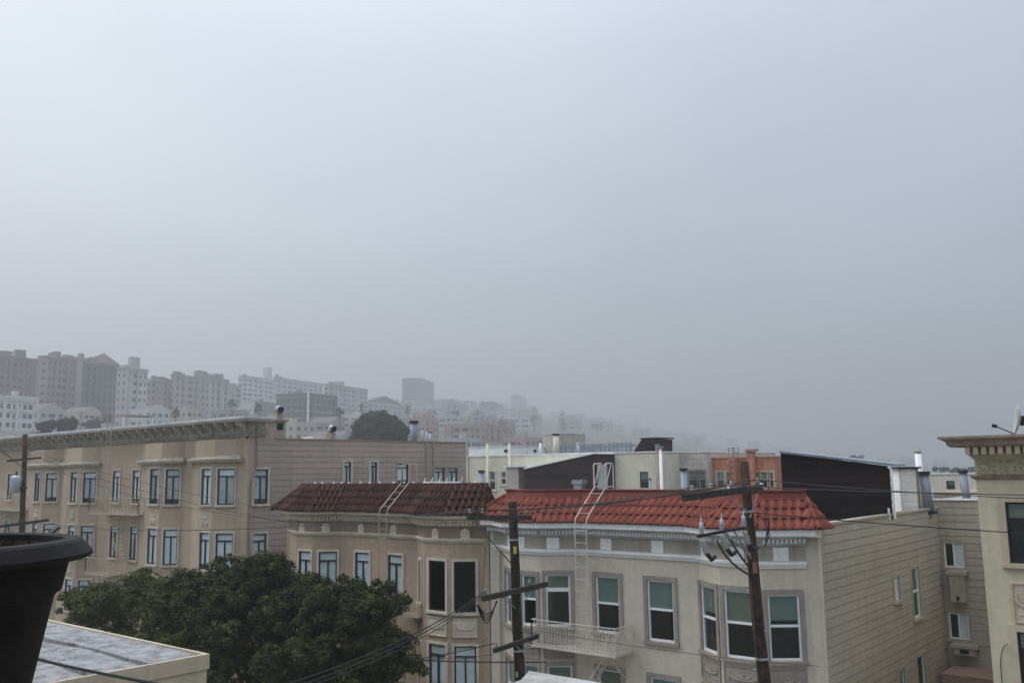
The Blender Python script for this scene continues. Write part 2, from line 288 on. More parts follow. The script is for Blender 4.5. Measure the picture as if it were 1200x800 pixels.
def window(F, rc, style, parent, trim, frame='darkframe', tw=.11, label=None, curtain=True, sill=True):
    u0, u1, z0, z1 = rc; F.open.append((u0, u1, z0, z1)); W = u1 - u0; Hh = z1 - z0
    fw = min(.055, W * .09); f = MB(); panes = []
    def bar(a, b, c, d, o0=-.075, o1=-.015): F.box(f, a, b, c, d, o0, o1)
    bar(u0, u0 + fw, z0, z1); bar(u1 - fw, u1, z0, z1); bar(u0 + fw, u1 - fw, z0, z0 + fw); bar(u0 + fw, u1 - fw, z1 - fw, z1)
    i0, i1, j0, j1 = u0 + fw, u1 - fw, z0 + fw, z1 - fw
    if style == 'casement':
        tz = z0 + Hh * .79; um = (u0 + u1) / 2
        bar(i0, i1, tz - .03, tz + .03, -.075, -.01)
        if W > .4: bar(um - .028, um + .028, j0, tz - .03, -.075, -.01); panes = [(i0, um - .028, j0, tz - .03), (um + .028, i1, j0, tz - .03)]
        else: panes = [(i0, i1, j0, tz - .03)]
        panes.append((i0, i1, tz + .03, j1))
    elif style == 'sash':
        tz = z0 + Hh * .52
        bar(i0, i1, tz - .035, tz + .03, -.075, -.008); panes = [(i0, i1, j0, tz - .035), (i0, i1, tz + .03, j1)]
    elif style == 'transom':
        tz = z0 + Hh * .70
        bar(i0, i1, tz - .06, tz + .06, -.075, -.008); panes = [(i0, i1, j0, tz - .06), (i0, i1, tz + .06, j1)]
    elif style == 'slider':
        um = (u0 + u1) / 2; bar(um - .03, um + .03, j0, j1, -.075, -.008); panes = [(i0, um - .03, j0, j1), (um + .03, i1, j0, j1)]
    else: panes = [(i0, i1, j0, j1)]
    wo = f.build('window', M[frame], parent)
    if label: wo['label'] = label
    for a, b, c, d in panes:
        g = MB(); F.box(g, a, b, c, d, -.055, -.05); g.build('pane', M['darkglass' if style == 'fixed' else 'glass'], wo)
    if trim:
        t = MB(); F.box(t, u0 - tw, u0, z0 - .02, z1 + tw, -.01, .05); F.box(t, u1, u1 + tw, z0 - .02, z1 + tw, -.01, .05); F.box(t, u0, u1, z1, z1 + tw, -.01, .048)
        t.build('surround', M[trim], wo)
        if sill:
            t = MB(); F.box(t, u0 - tw - .03, u1 + tw + .03, z0 - .11, z0 - .02, -.01, .10); t.build('sill', M[trim], wo)
    if curtain:
        if style in ('sash', 'transom'):
            c = MB(); F.box(c, i0, i1, z0 + Hh * ((.50 - random.choice([0, 0, 0, .12, -.1])) if style == 'sash' else .69), j1, -.070, -.062); c.build('blind', M[random.choice(['blind', 'blind', 'blind2', 'blind3'])], wo)
        elif style == 'slider':
            c = MB(); F.box(c, (u0 + u1) / 2, i1, j0, j1, -.095, -.085); c.build('curtain', M['curtain'], wo)
        elif style == 'casement':
            c = MB(); q = random.choice([0, 0, 0, .12]); n = 9; ckey = random.choice(['curtain', 'curtain', 'curtain2', 'curtain3'])
            if frame == 'darkframe' and trim == 'brown_trim': ckey = 'curtain'
            if Hh > 1.2 and (random.random() < .45 or trim == 'brown_trim'):
                sh = MB(); F.box(sh, i0, i1, j1 - (j1 - j0) * random.choice([.2, .2, .35]), j1, -.061, -.0575); sh.build('roller_shade', M['curtain'], wo)
            zb = j0 + (j1 - j0) * q
            for k in range(n):
                a = i0 + (i1 - i0) * k / n; b = i0 + (i1 - i0) * (k + 1) / n; oo = (-.062, -.078)
                c.quad(F.pt(a, zb, oo[k % 2]), F.pt(b, zb, oo[(k + 1) % 2]), F.pt(b, j1, oo[(k + 1) % 2]), F.pt(a, j1, oo[k % 2]))
            c.build('curtain', M[ckey], wo)
    return wo

def siding(F, z0, z1, h, m, parent, u0=0, u1=None, pad=.1):
    u1 = F.L if u1 is None else u1; k = int((z1 - z0) / h)
    ops = [(a - pad, b + pad, c - pad - .02, d + pad) for a, b, c, d in F.open]
    def board(a, b, c, d):
        if b - a < .03 or d - c < .02: return
        mb = MB(); P = []
        for u in (a, b): P += [F.pt(u, c, 0.002), F.pt(u, c, .029), F.pt(u, d, .016), F.pt(u, d, 0.002)]
        mb.v = [tuple(p) for p in P]; mb.f = [(0, 1, 2, 3)[::-1], (4, 5, 6, 7), (1, 5, 6, 2)[::1], (0, 4, 5, 1)[::1], (2, 6, 7, 3), (3, 7, 4, 0)]
        mb.build('siding_board', m, parent)
    for i in range(k):
        a = z1 - (i + 1) * h; b = z1 - i * h - .013; seg = [(u0, u1)]
        for o in ops:
            if o[2] < b and o[3] > a:
                ns = []
                for s0, s1 in seg:
                    if o[1] <= s0 or o[0] >= s1: ns.append((s0, s1)); continue
                    if s0 < o[0]: ns.append((s0, o[0]))
                    if o[1] < s1: ns.append((o[1], s1))
                seg = ns
                if o[3] < b: board(o[0], o[1], o[3], b)
                if o[2] > a: board(o[0], o[1], a, o[2])
        for s0, s1 in seg: board(s0, s1, a, b)

def tile_mesh(w, l, kind, m):
    mb = MB(); n = 6 if kind == 's' else 5; th = .018
    prof = []
    for i in range(n + 1):
        t = i / n
        if kind == 's': z = .046 * (1 - math.cos(2 * math.pi * t ** 1.7)) / 2 + .012
        else: z = .105 * math.sin(math.pi * min(1, t * 1.3)) + .006
        prof.append((t * w, z * (w / .3)))
    lift = .032 if kind == 's' else .03
    for v, dz in ((0, lift), (l, 0)):
        for x, z in prof: mb.v.append((x, v, z + dz))
    mb.v += [(x, 0, (z + lift - th - .02) if kind == 's' else z + lift - th - .014) for x, z in prof]
    k = n + 1
    for i in range(n):
        mb.f.append((i, i + 1, k + i + 1, k + i)); mb.f.append((i + 1, i, 2 * k + i, 2 * k + i + 1))
    return mesh_only(mb, 'roof_tile', m)
def mansard(parent, eave, top, ze, zt, tw, rows, kind, tm, base_m, cap_m, rowlen_f=1.08, skip_top=0):
    """eave, top: plan polylines with the same number of points"""
    base = MB(); n = len(eave); tiles = []
    slope_parent = None
    for i in range(n - 1):
        base.quad((*eave[i], ze), (*eave[i + 1], ze), (*top[i + 1], zt), (*top[i], zt))
    base.quad(*[(*p, zt) for p in top[:2]], (*eave[1], ze), (*eave[0], ze))
    sp = base.build('roof_slope', M[base_m], parent)
    for i in range(n - 1):
        E0, E1, T0, T1 = Vector((*eave[i], ze)), Vector((*eave[i + 1], ze)), Vector((*top[i], zt)), Vector((*top[i + 1], zt))
        u = (E1 - E0).normalized(); nr = u.cross(((T0 + T1) / 2 - (E0 + E1) / 2)).normalized()
        if nr.z < 0: nr = -nr
        v = nr.cross(u); S = (T0 - E0).dot(v)
        if S <= 0: continue
        cell = S / (rows + skip_top); me = tile_mesh(tw, cell * rowlen_f, kind, M[tm])
        for r_ in range(rows):
            a0 = r_ * cell; f = (a0 + cell * .5) / S
            ul = (T0 - E0).dot(u) * f; ur = (E1 - E0).length + (T1 - E1).dot(u) * f
            if ur - ul < tw * .45: continue
            gp = .955 if kind == 's' else .98; cnt = max(1, round((ur - ul) / tw)); ww = (ur - ul) / cnt
            for k in range(cnt):
                o = E0 + u * (ul + k * ww) + v * (a0 - .03 + (0 if kind == 's' else random.uniform(-.006, .006))) + nr * .012
                Mx = Matrix((( u.x * ww / tw * gp, v.x, nr.x, o.x), (u.y * ww / tw * gp, v.y, nr.y, o.y), (u.z, v.z, nr.z, o.z), (0, 0, 0, 1)))
                if kind != 's': Mx = Mx @ Matrix.Rotation(random.uniform(-.02, .02), 4, 'Z')
                place('roof_tile', me, Mx, sp)
    return sp
def hip_caps(parent, a, b, r, m, n):
    a, b = Vector(a), Vector(b); d = (b - a) / n
    for i in range(n):
        mb = MB(); p = a + d * i; mb.tube([p - d * .08, p + d * .98], [r * 1.12, r * .9], 8); mb.build('hip_tile', m, parent, smooth=False)
# ================================================================== the ground and the hill
def horizon(px): return 551.0 - (px - 600) * .01515
RIDGE = [(-700, 480), (-300, 452), (0, 455), (200, 466), (430, 478), (560, 477), (620, 483), (700, 496), (770, 507), (850, 520), (1000, 540), (1150, 546), (1500, 548)]
def ridge_h(px):
    for (a, ya), (b, yb) in zip(RIDGE, RIDGE[1:]):
        if a <= px <= b: return H + (horizon(px) - (ya + (yb - ya) * (px - a) / (b - a))) * ridge_r(px) / FPX
    return H + 20
def ridge_r(px): return 1000 + 2300 * max(0.0, min(1.0, (px - 500) / 300)) 
def ground_h(x, y):
    r = math.hypot(x, y)
    if r < 150: return 0.0
    az = math.atan2(-x, y) - YAW                       # left of the view axis
    if abs(az) > 1.25: k = 0.25
    else: k = 1.0
    fade = max(0.0, min(1.0, (1.45 - abs(az)) / .4))
    px = 600 - math.tan(max(-1.0, min(1.0, az))) * FPX if abs(az) < 1.0 else (-700 if az > 0 else 1500)
    h = ridge_h(max(-690, min(1490, px))) * fade + 12 * (1 - fade)
    t = (r - 150) / (ridge_r(px) - 150)
    if t > 1: t = 1 - min(.75, (t - 1) * .45)
    return h * t
mb = MB(); na, rr = 96, [0, 60, 100, 150, 200, 260, 320, 400, 480, 560, 640, 720, 800, 880, 960, 1040, 1150, 1300, 1500, 1800, 2200, 2700, 3300, 4000]
for r in rr:
    for k in range(na):
        a = 2 * math.pi * k / na; x, y = r * math.cos(a), r * math.sin(a)
        mb.v.append((x, y, ground_h(x, y) + (0 if r < 190 else 2.0 * math.sin(x * .013) * math.cos(y * .017))))
for i in range(len(rr) - 1):
    for k in range(na):
        a0 = i * na + k; a1 = i * na + (k + 1) % na; mb.f.append((a0, a0 + na, a1 + na, a1))
mb.build('ground', M['land'], kind='structure', smooth=True, label='hillside ground rising into the fog')
mb = MB(); mb.abox(-130, 60, 9.5, 19.2, -.1, .004); mb.build('street', M['asphalt'], kind='structure')
mb = MB(); mb.abox(-130, 60, 19.2, 24.98, -.1, .15); mb.build('pavement', M['concrete'], kind='structure')
mb = MB(); mb.abox(-130, 60, 6.6, 9.5, -.1, .15); mb.build('pavement', M['concrete'], kind='structure')
mb = MB()
for x in range(-126, 58, 6): mb.abox(x, x + 3, 14.3, 14.42, .004, .009)
mb.build('road_marking', M['paint_line'], kind='structure')

# ================================================================== generic house shell
YF, YB = 25.0, 24.25
SH = 2.93
def shell(root, faces, back_pts, ztop, wallmats, roofmat, roof_z):
    """faces: list of (Face, material key, name)"""
    groups = {}
    for F, mk, nm in faces: groups.setdefault((mk, nm), MB())
    for F, mk, nm in faces: F.wall(groups[(mk, nm)], 0, ztop)
    obs = {}
    for (mk, nm), g in groups.items(): obs[nm] = g.build(nm, M[mk], root)
    pl = [(F.a.x, F.a.y) for F, _, _ in faces] + [(faces[-1][0].b.x, faces[-1][0].b.y)]
    rb = MB(); poly = [(p.x, p.y) for p in offset_poly(pl, -.03)] if False else pl
    rb.quad(*[(p[0], p[1], roof_z) for p in poly])
    rb.build('flat_roof', M[roofmat], root)
    return obs
def chain(pts): return [Face(a, b) for a, b in zip(pts, pts[1:])]
def X(px, Y, py=690): return hy(px, py, Y).x
def zz(px, py, Y): return hy(px, py, Y).z
def flue(loc, h, r, label, m='flue', cap='black', name='roof_vent', tilt=(0, 0), capr=1.5, group=None, lab_cat='vent'):
    t = thing(name, loc, label, lab_cat, group); x, y, z = loc; tx, ty = tilt
    b = MB(); b.tube([(x, y, z - .05), (x + tx, y + ty, z + h)], r, 10); b.build('pipe', M[m], t, smooth=True)
    b = MB(); b.tube([(x + tx, y + ty, z + h), (x + tx, y + ty, z + h + r * .7)], r * capr, 10); b.tube([(x, y, z - .02), (x, y, z + .06)], r * 1.5, 10)
    b.build('cap', M[cap], t)
    return t
def cowl(loc, h, r, label, group=None):
    t = thing('roof_vent', loc, label, 'vent', group); x, y, z = loc
    b = MB(); b.abox(x - r, x + r, y - r, y + r, z - .05, z + h * .7); b.build('duct', M['tan_side'], t)
    b = MB(); b.tube([(x - r * .9, y, z + h * .72), (x + r * .3, y, z + h * .95), (x + r * 1.6, y - r * .2, z + h * .9)], [r * 1.0, r * 1.15, r * 1.1], 10); b.build('hood', M['galv'], t, smooth=True)
    b = MB(); b.tube([(x + r * 1.55, y - r * .2, z + h * .9), (x + r * 1.7, y - r * .22, z + h * .895)], r * .98, 10); b.build('opening', M['black'], t)
    return t

# ================================================================== 1. the cream house with the red tiled mansard
xl, xr = X(575, YF, 700), -9.85
bl = [X(590.5, YF), X(601.5, YB), X(635, YB), X(680, YF)]
br = [X(820, YF), X(844, YB), X(894, YB), X(946, YF)]
cr = thing('cream_house', ((xl + xr) / 2, 30, 0), 'cream stucco three storey house with bright red tiled mansard roof and white cornice', 'house')
front = [(xl, YF), (bl[0], YF), (bl[1], YB), (bl[2], YB), (bl[3], YF), (br[0], YF), (br[1], YB), (br[2], YB), (br[3], YF), (xr, YF)]
FS = chain(front); YBK = 36.87
side = Face((xr, YF), (xr, YBK)); back = Face((xr, YBK), (xl, YBK)); left = Face((xl, YBK), (xl, YF))
f0, fl1, fl2, fl3, fm, fr1, fr2, fr3, fe = FS
def cwin(F, r, st, floors=(0, 1, 2)):
    a = F.rect(*r)
    for k in floors: window(F, (a[0], a[1], a[2] - k * SH, a[3] - k * SH), st, cr, 'taupe', 'vinyl', tw=.13)
    return a
wr = [cwin(fl1, (593.5, 600, 669, 730), 'sash'), cwin(fl2, (612, 629, 673, 732), 'sash'), cwin(fl3, (640, 668.5, 672.5, 733), 'transom'),
      cwin(fm, (698.8, 726.3, 675, 741), 'sash', (0, 1)), cwin(fm, (759.5, 790.2, 680, 751), 'sash', (0, 1)),
      cwin(fr1, (823, 840.5, 687, 763), 'sash'), cwin(fr2, (850, 889, 692, 771), 'sash'), cwin(fr3, (901, 938.5, 696, 773.5), 'sash')]
side_w = [side.rect(1047, 1053, 674, 703), side.rect(1068.5, 1077.5, 663.5, 724)]
for i, (a, b, c, d) in enumerate(side_w):
    window(side, (a, b, c, d), 'casement' if i == 0 else 'sash', cr, 'side', 'vinyl', tw=.10)
    window(side, (a - .1, b - .1, c - SH, d - SH), 'fixed', cr, 'side', 'vinyl', tw=.10, curtain=False)
ZR = 10.42
obs = shell(cr, [(F, 'cream', 'front_wall') for F in FS] + [(side, 'side', 'side_wall'), (back, 'side', 'back_wall'), (left, 'side', 'left_wall')], None, ZR + .14, None, 'roofgravel', ZR)
siding(side, 0, ZR + .10, .253, M['side'], obs['side_wall'], u0=.06)
b = MB(); side.box(b, -.05, .06, 0, ZR - .12, -.02, .05); b.build('corner_board', M['cream'], cr)
b = MB(); side.box(b, .3, side.L + .02, ZR + .10, ZR + .17, -.20, .07); b.build('roof_edge', M['side'], cr)
wl = front[:]                                                      # the wall line, for mouldings
zf0, zf1 = zz(720, 621, YF - .45), zz(720, 613.5, YF - .45)          # fascia
b = MB(); sweep(b, [(xl, YF + 1.5)] + wl + [(xr, YF + .55)] if False else [(xl - .02, YF)] + wl[1:-1] + [(xr + .12, YF)], [(.0, zf0 - .02), (.42, zf0), (.50, zf0 + .04), (.50, zf1), (.0, zf1 + .02)]); b.build('fascia', M['white'], cr)
zd0, zd1 = zz(720, 630.5, YF - .15), zf0 - .02
b = MB(); sweep(b, [(xl + .05, YF)] + wl[1:-1], [(.0, zd0), (.10, zd0 + .02), (.13, zd0 + .08), (.13, zd1 - .12), (.30, zd1 - .03), (.30, zd1), (0, zd1)]); b.build('cornice', M['greycorn'], cr)
zde = zd0 + .10
b = MB()
for F in chain([(xl + .05, YF)] + wl[1:-1]):
    n = int(F.L / .115)
    for k in range(n): F.box(b, (k + .2) * F.L / n, (k + .68) * F.L / n, zde, zde + .11, .12, .25)
b.build('dentil_row', M['white'], cr, label='row of small white dentils')
zs0, zs1 = zz(720, 652, YF), zz(720, 645.5, YF)
b = MB(); sweep(b, [(xl + .2, YF)] + wl[1:-1], [(0, zs0), (.05, zs0), (.07, zs0 + .06), (.12, zs0 + .10), (.13, zs1), (0, zs1 + .02)]); b.build('string_course', M['white'], cr)
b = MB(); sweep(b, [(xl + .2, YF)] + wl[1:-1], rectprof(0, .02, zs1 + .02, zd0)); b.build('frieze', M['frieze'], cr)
def medallion(F, u, wd, z0, z1, m, parent, o0=.02, rose=True):
    b = MB(); F.box(b, u - wd / 2, u + wd / 2, z0, z1, o0, o0 + .035); p = b.build('frieze_panel', M[m], parent)
    if rose:
        b = MB(); c = F.pt(u, (z0 + z1) / 2, o0 + .033); r = min(wd, z1 - z0) * .36
        b.lathe(c, [(r, 0), (r * .9, .02), (r * .62, .012), (r * .5, .03), (r * .2, .035), (0.001, .03)], 12, F.n); b.build('rosette', M[m], p)
for F, xs in ((fl2, (596 + 14,)), (fl3, (616 + 12 + 20,)), (fm, (711, 771)), (fr1, (826,)), (fr2, (864,)), (fr3, (914,)), (fl1, (598,))):
    for px in xs:
        u = F.hit(px, 638)[0]; wd = .42 if F not in (fl1, fr1) else .34
        u = max(wd / 2 + .05, min(F.L - wd / 2 - .05, u)); medallion(F, u, wd, zs1 + .03, zd0 - .02, 'white', cr)
def relief(F, u0, u1, z0, z1, parent, mbase, mrel, seed):
    if u1 - u0 < .1: return
    b = MB(); F.box(b, u0, u1, z0, z1, -.01, .03)
    p = b.build('relief_panel', M[mbase], parent)
    b = MB(); t = .035
    for a_, b_, c_, d_ in ((u0, u1, z0, z0 + t), (u0, u1, z1 - t, z1), (u0, u0 + t, z0 + t, z1 - t), (u1 - t, u1, z0 + t, z1 - t)): F.box(b, a_, b_, c_, d_, .028, .055)
    um, W = (u0 + u1) / 2, (u1 - u0) * .36; zc = z0 + (z1 - z0) * .62; hh = (z1 - z0)
    b.tube([F.pt(um + W * math.cos(t_), zc - hh * .22 * math.sin(t_), .035) for t_ in [math.pi * k / 10 for k in range(11)]], .038, 5)
    b.tube([F.pt(um + W * .5 * math.cos(t_), zc - hh * .13 * math.sin(t_), .035) for t_ in [math.pi * k / 8 for k in range(9)]], .030, 5)
    for sgn in (-1, 1):
        b.tube([F.pt(um + sgn * (W + .02 * math.cos(t_)), zc + hh * .09 * math.sin(t_), .035) for t_ in [math.pi * k / 5 for k in range(11)]], .026, 5)
        b.tube([F.pt(um + sgn * W, zc - .02, .035), F.pt(um + sgn * W * 1.06, zc - hh * .30, .03)], [.035, .012], 5)
        for k in range(3): b.lathe(F.pt(um + sgn * W * (.25 + .25 * k), z0 + hh * .2, .03), [(.03, 0), (.02, .015), (.001, .02)], 6, F.n)
    b.lathe(F.pt(um, zc, .03), [(.05, 0), (.045, .02), (.001, .035)], 8, F.n)
    b.build('relief_carving', M[mrel], p)
for F, a in ((fl2, wr[1]), (fl3, wr[2]), (fr1, wr[5]), (fr2, wr[6]), (fr3, wr[7])):
    for k in (0, 1): relief(F, a[0] - .1, a[1] + .1, a[3] - SH * (k + 1) + .22, a[2] - SH * k - .20, cr, 'taupe', 'taupe', 1)
# garage door and front door at street level
for u, wd, hh, nm in ((2.2, 2.6, 2.3, 'garage_door'), (3.9 + .9, 1.0, 2.2, 'front_door')):
    b = MB(); fm.box(b, .2 if nm == 'garage_door' else 3.3, 2.8 if nm == 'garage_door' else 4.2, .15, hh, .01, .06)
    for k in range(4): fm.box(b, (.3 if nm == 'garage_door' else 3.4), (2.7 if nm == 'garage_door' else 4.1), .3 + k * .5, .65 + k * .5, .06, .08)
    b.build(nm, M['white'], cr)
# mansard
ze, zt = zf1 + .01, zz(770, 573, YF + .55)
eav0 = [(xl, YF + 1.2)] + wl + [(xr, YF + 1.9)]
eav = offset_poly(eav0, .54); tp = offset_poly(eav0, -.42)
eav[-2] = Vector((xr + .27, YF - .54)); eav[-1] = Vector((xr + .34, YF + .30)); tp[-2] = Vector((xr - .42, YF + .42)); tp[-1] = Vector((xr - .40, YF + .46))
sp = mansard(cr, eav, tp, ze, zt - .26, .265, 3, 's', 'redtile', 'tilebase', 'redflash', 1.10)
# ridge band above the tiles, and the back of the parapet
b = MB(); pr = offset_poly(eav0, -.42)
sweep(b, eav0[:-3] + [(xr - .18, YF + .12)], [(-.37, zt - .30), (-.34, zt - .27), (-.40, zt - .24), (-.44, zt - .08), (-.40, zt - .05), (-.40, zt), (-.62, zt), (-.62, ZR)]); b.build('ridge_flashing', M['redflash'], cr)
n = len(eav)
hip_caps(cr, (*eav[1], ze + .06), (*tp[1], zt - .22), .085, M['redtile'], 4)
hip_caps(cr, (*eav[-2], ze + .06), (*tp[-2], zt - .22), .060, M['redtile'], 4)
b = MB(); b.tube([(bl[0] - .15, YF - .08, 0), (bl[0] - .15, YF - .08, zs0)], .045, 8); b.build('drainpipe', M['cream'], cr)
# fire escape of the cream house
feX0, feX1 = X(623, 23.95, 755), X(721, 23.95, 768); feZ = zz(721, 771, 23.95)
fe_ = thing('fire_escape', ((feX0 + feX1) / 2, 24.4, feZ), 'cream iron fire escape balcony with scrolled railing on the cream house', 'fire escape')
b = MB(); b.abox(feX0, feX1, 23.93, 23.99, feZ, feZ + .07); b.abox(feX0, feX0 + .05, 23.99, YF, feZ, feZ + .06); b.abox(feX1 - .05, feX1, 23.99, YF, feZ, feZ + .06)
for k in range(9): b.abox(feX0 + .05, feX1 - .05, 24.05 + k * .105, 24.10 + k * .105, feZ + .01, feZ + .04)
b.build('platform', M['iron'], fe_)
rh = .80
def railing(parent, segs, z, h, m, step=.115):
    b = MB()
    for p, q in segs:
        p, q = Vector(p), Vector(q); d = q - p; Ln = d.length; d.normalize()
        for hh, r in ((h, .018), (h * .82, .010), (.06, .014), (h * .2, .008)): b.tube([(p.x, p.y, z + hh), (q.x, q.y, z + hh)], r, 5)
        n = max(2, int(Ln / step))
        for k in range(n + 1):
            c = p + d * (Ln * k / n); b.tube([(c.x, c.y, z), (c.x, c.y, z + h)], .014 if k % 6 else .02, 4, cap=False)
        for k in range(n):
            c = p + d * (Ln * (k + .5) / n)
            for zc in (.32, .55):
                b.tube([(c.x + d.x * .035 * math.cos(t_), c.y + d.y * .035 * math.cos(t_), z + h * zc + .05 * math.sin(t_)) for t_ in [math.pi * j / 3 for j in range(7)]], .007, 4, cap=False)
    b.build('railing', M[m], parent)
railing(fe_, [((feX0, 23.97, 0), (feX1, 23.97, 0)), ((feX1, 23.97, 0), (feX1, YF - .05, 0)), ((feX0, 23.97, 0), (feX0, YF - .75, 0))], feZ + .07, rh, 'iron')
for x in (feX0 + .3, feX1 - .3):
    b = MB()
    b.tube([(x, 24.05, feZ), (x, 24.5, feZ - .45), (x, YF, feZ - .85)], .025, 5)
    b.tube([(x, YF - .25 + .2 * math.cos(t_), feZ - .32 + .2 * math.sin(t_)) for t_ in [math.pi * j / 6 for j in range(12)]], .012, 4)
    b.build('bracket', M['iron'], fe_)
def ladder(parent, path, wd, axis, m, step=.36, r=.02, name='ladder', trunc=None):
    """path: list of 3d points of the left rail; axis: unit vector to the right rail"""
    ax = Vector(axis) * wd; P = [Vector(p) for p in path]; b = MB(); b.tube(P, r, 5); b.tube([p + ax for p in P], r, 5)
    for p, q in zip(P, P[1:]):
        n = int((q - p).length / step)
        for k in range(n): c = p + (q - p) * ((k + .5) / n); b.tube([c, c + ax], r * .75, 4)
    b.build(name, M[m], parent)
lx = X(672, 24.15, 640)
zE, zT = zf1 + .12, zt + .02
ladder(fe_, [(lx, 24.25, feZ + .1), (lx, 24.25, zE - .15), (lx, 24.30, zE + .05), (lx, 25.38, zT), (lx, 25.42, zT + .05)], .46, (1, 0, 0), 'iron', name='upper_ladder')
b = MB()
for dx in (0, .46):
    x = lx + dx; b.tube([(x, 25.42, zT), (x, 25.42, zT + .78), (x, 25.50, zT + .84), (x, 25.86, zT + .84), (x, 25.92, zT + .78), (x, 25.92, zT - .3)], .024, 6)
    b.tube([(x, 25.44, zT + .10), (x, 25.80, zT + .80)], .018, 5)
    b.tube([(x, 25.42, zT + .06), (x, 25.92, zT + .06)], .018, 5)
b.build('roof_handrail', M['iron'], fe_)
b = MB()
for px in (681, 716): x = X(px, YF, 655); b.tube([(lx + (.46 if px > 700 else 0), 24.25, zs0 - .25), (x, YF, zs0 - .15)], .014, 4)
b.build('stay_rod', M['iron'], fe_)
sx0, sx1 = X(713, 24.45, 772), X(688, 24.45, 800)
ladder(fe_, [(feX1 - .45, 24.25, feZ + .55), (feX1 - .55, 24.25, feZ + .02), (feX1 - 2.3, 24.25, feZ - 2.3)], .5, (0, 1, 0), 'iron', name='drop_ladder', step=.26, r=.032)

# ================================================================== 2. the brown stucco house with the dark clay roof
xl2, xr2 = X(336, YF, 640), xl - .06
b2 = thing('brown_house', ((xl2 + xr2) / 2, 30, 0), 'brown stucco house with dark clay tiled mansard and buff cornice behind the tree', 'house')
bL = [X(338.5, YF), X(346, YB), X(368, YB), X(399, YF)]
bR = [X(488, YF), X(497, YB), X(526.5, YB), X(565, YF)]
front2 = [(xl2, YF), (bL[0], YF), (bL[1], YB), (bL[2], YB), (bL[3], YF), (bR[0], YF), (bR[1], YB), (bR[2], YB), (bR[3], YF), (xr2, YF)]
FS2 = chain(front2); g0, gl1, gl2, gl3, gm, gr1, gr2, gr3, ge = FS2
side2 = Face((xr2, YF), (xr2, 37)); back2 = Face((xr2, 37), (xl2, 37)); left2 = Face((xl2, 37), (xl2, YF))
def bwin(F, r, st, floors=(0, 1, 2), first=None, **k_):
    a = F.rect(*r)
    for k in floors: window(F, (a[0], a[1], a[2] - k * SH2, a[3] - k * SH2), st if k or not first else first, b2, 'brown_trim', 'darkframe', tw=.09, **k_)
    return a
SH2 = 2.98
w2 = [bwin(gl2, (350.3, 364.5, 645.5, 696), 'casement'), bwin(gl3, (373.3, 394.8, 646, 697), 'casement'),
      bwin(gm, (416.5, 433, 647, 698), 'casement'), bwin(gm, (455, 472, 650, 700), 'casement'),
      bwin(gr1, (491.5, 494, 656, 705), 'fixed', (0, 1, 2), curtain=False),
      bwin(gr2, (503, 522.5, 656.5, 715), 'casement', (0, 1, 2), first='fixed'), bwin(gr3, (532, 557.5, 657.5, 717), 'casement', (0, 1, 2), first='fixed')]
ZR2 = 10.55
shell(b2, [(F, 'brown', 'front_wall') for F in FS2] + [(side2, 'side', 'side_wall'), (back2, 'side', 'back_wall'), (left2, 'tan_side', 'left_wall')], None, ZR2, None, 'roofgravel', ZR2 - .12)
wl2 = front2
yo = YF - .40
q0, q1 = zz(430, 604.5, yo), zz(430, 600, yo)
b = MB(); sweep(b, wl2, [(0, q0 - .02), (.36, q0), (.44, q0 + .05), (.46, q1), (0, q1 + .02)]); b.build('fascia', M['brown_trim'], b2)
p0 = zz(430, 611.5, YF - .1)
b = MB(); sweep(b, [(xl2 + .15, YF)] + wl2[1:-1] + [(xr2 - .1, YF)], [(0, p0), (.08, p0), (.12, p0 + .06), (.12, q0 - .14), (.28, q0 - .06), (.28, q0 - .02), (0, q0 - .02)]); b.build('cornice', M['brown_trim'], b2)
b = MB()
for F in chain([(xl2 + .2, YF)] + wl2[1:-1] + [(xr2 - .1, YF)]):
    n = max(1, int(F.L / .14))
    for k in range(n): F.box(b, (k + .2) * F.L / n, (k + .66) * F.L / n, p0 + .05, p0 + .19, .11, .24)
b.build('dentil_row', M['brown_trim'], b2)
s0_, s1_ = zz(430, 628.5, YF), zz(430, 624.3, YF)
b = MB(); sweep(b, [(xl2 + .15, YF)] + wl2[1:-1] + [(xr2 - .1, YF)], [(0, s0_), (.05, s0_), (.07, s0_ + .05), (.11, s0_ + .08), (.12, s1_), (0, s1_ + .02)]); b.build('string_course', M['brown_trim'], b2)
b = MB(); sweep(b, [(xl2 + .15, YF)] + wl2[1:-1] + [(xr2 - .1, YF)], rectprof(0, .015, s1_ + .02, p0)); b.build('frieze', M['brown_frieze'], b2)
for F, px in ((gl2, 355), (gl3, 382), (gm, 424), (gm, 462), (gr2, 511), (gr3, 545)):
    u = F.hit(px, 617)[0]; b = MB(); r = .17; zc = (s1_ + p0) / 2 - .02
    pts = [(u - r, zc - .2), (u + r, zc - .2)] + [(u + r * math.cos(t_), zc + r * .9 * math.sin(t_) + .02) for t_ in [math.pi * j / 8 for j in range(9)]]
    nb = len(b.v); b.v += [tuple(F.pt(a, c, .015)) for a, c in pts] + [tuple(F.pt(a, c, .06)) for a, c in pts]; k = len(pts)
    b.f.append(tuple(nb + k + j for j in range(k))); b.f += [(nb + j, nb + (j + 1) % k, nb + k + (j + 1) % k, nb + k + j) for j in range(k)]
    b.lathe(F.pt(u, zc, .058), [(.11, 0), (.09, .03), (.05, .02), (.001, .05)], 10, F.n)
    b.build('frieze_medallion', M['brown_trim'], b2)
for F, a in ((gr2, w2[5]), (gr3, w2[6]), (gl2, w2[0]), (gl3, w2[1])):
    for k in (0, 1): relief(F, a[0] - .05, a[1] + .05, a[3] - SH2 * (k + 1) + .30, a[2] - SH2 * k - .22, b2, 'brown_trim', 'brown_trim', 1)
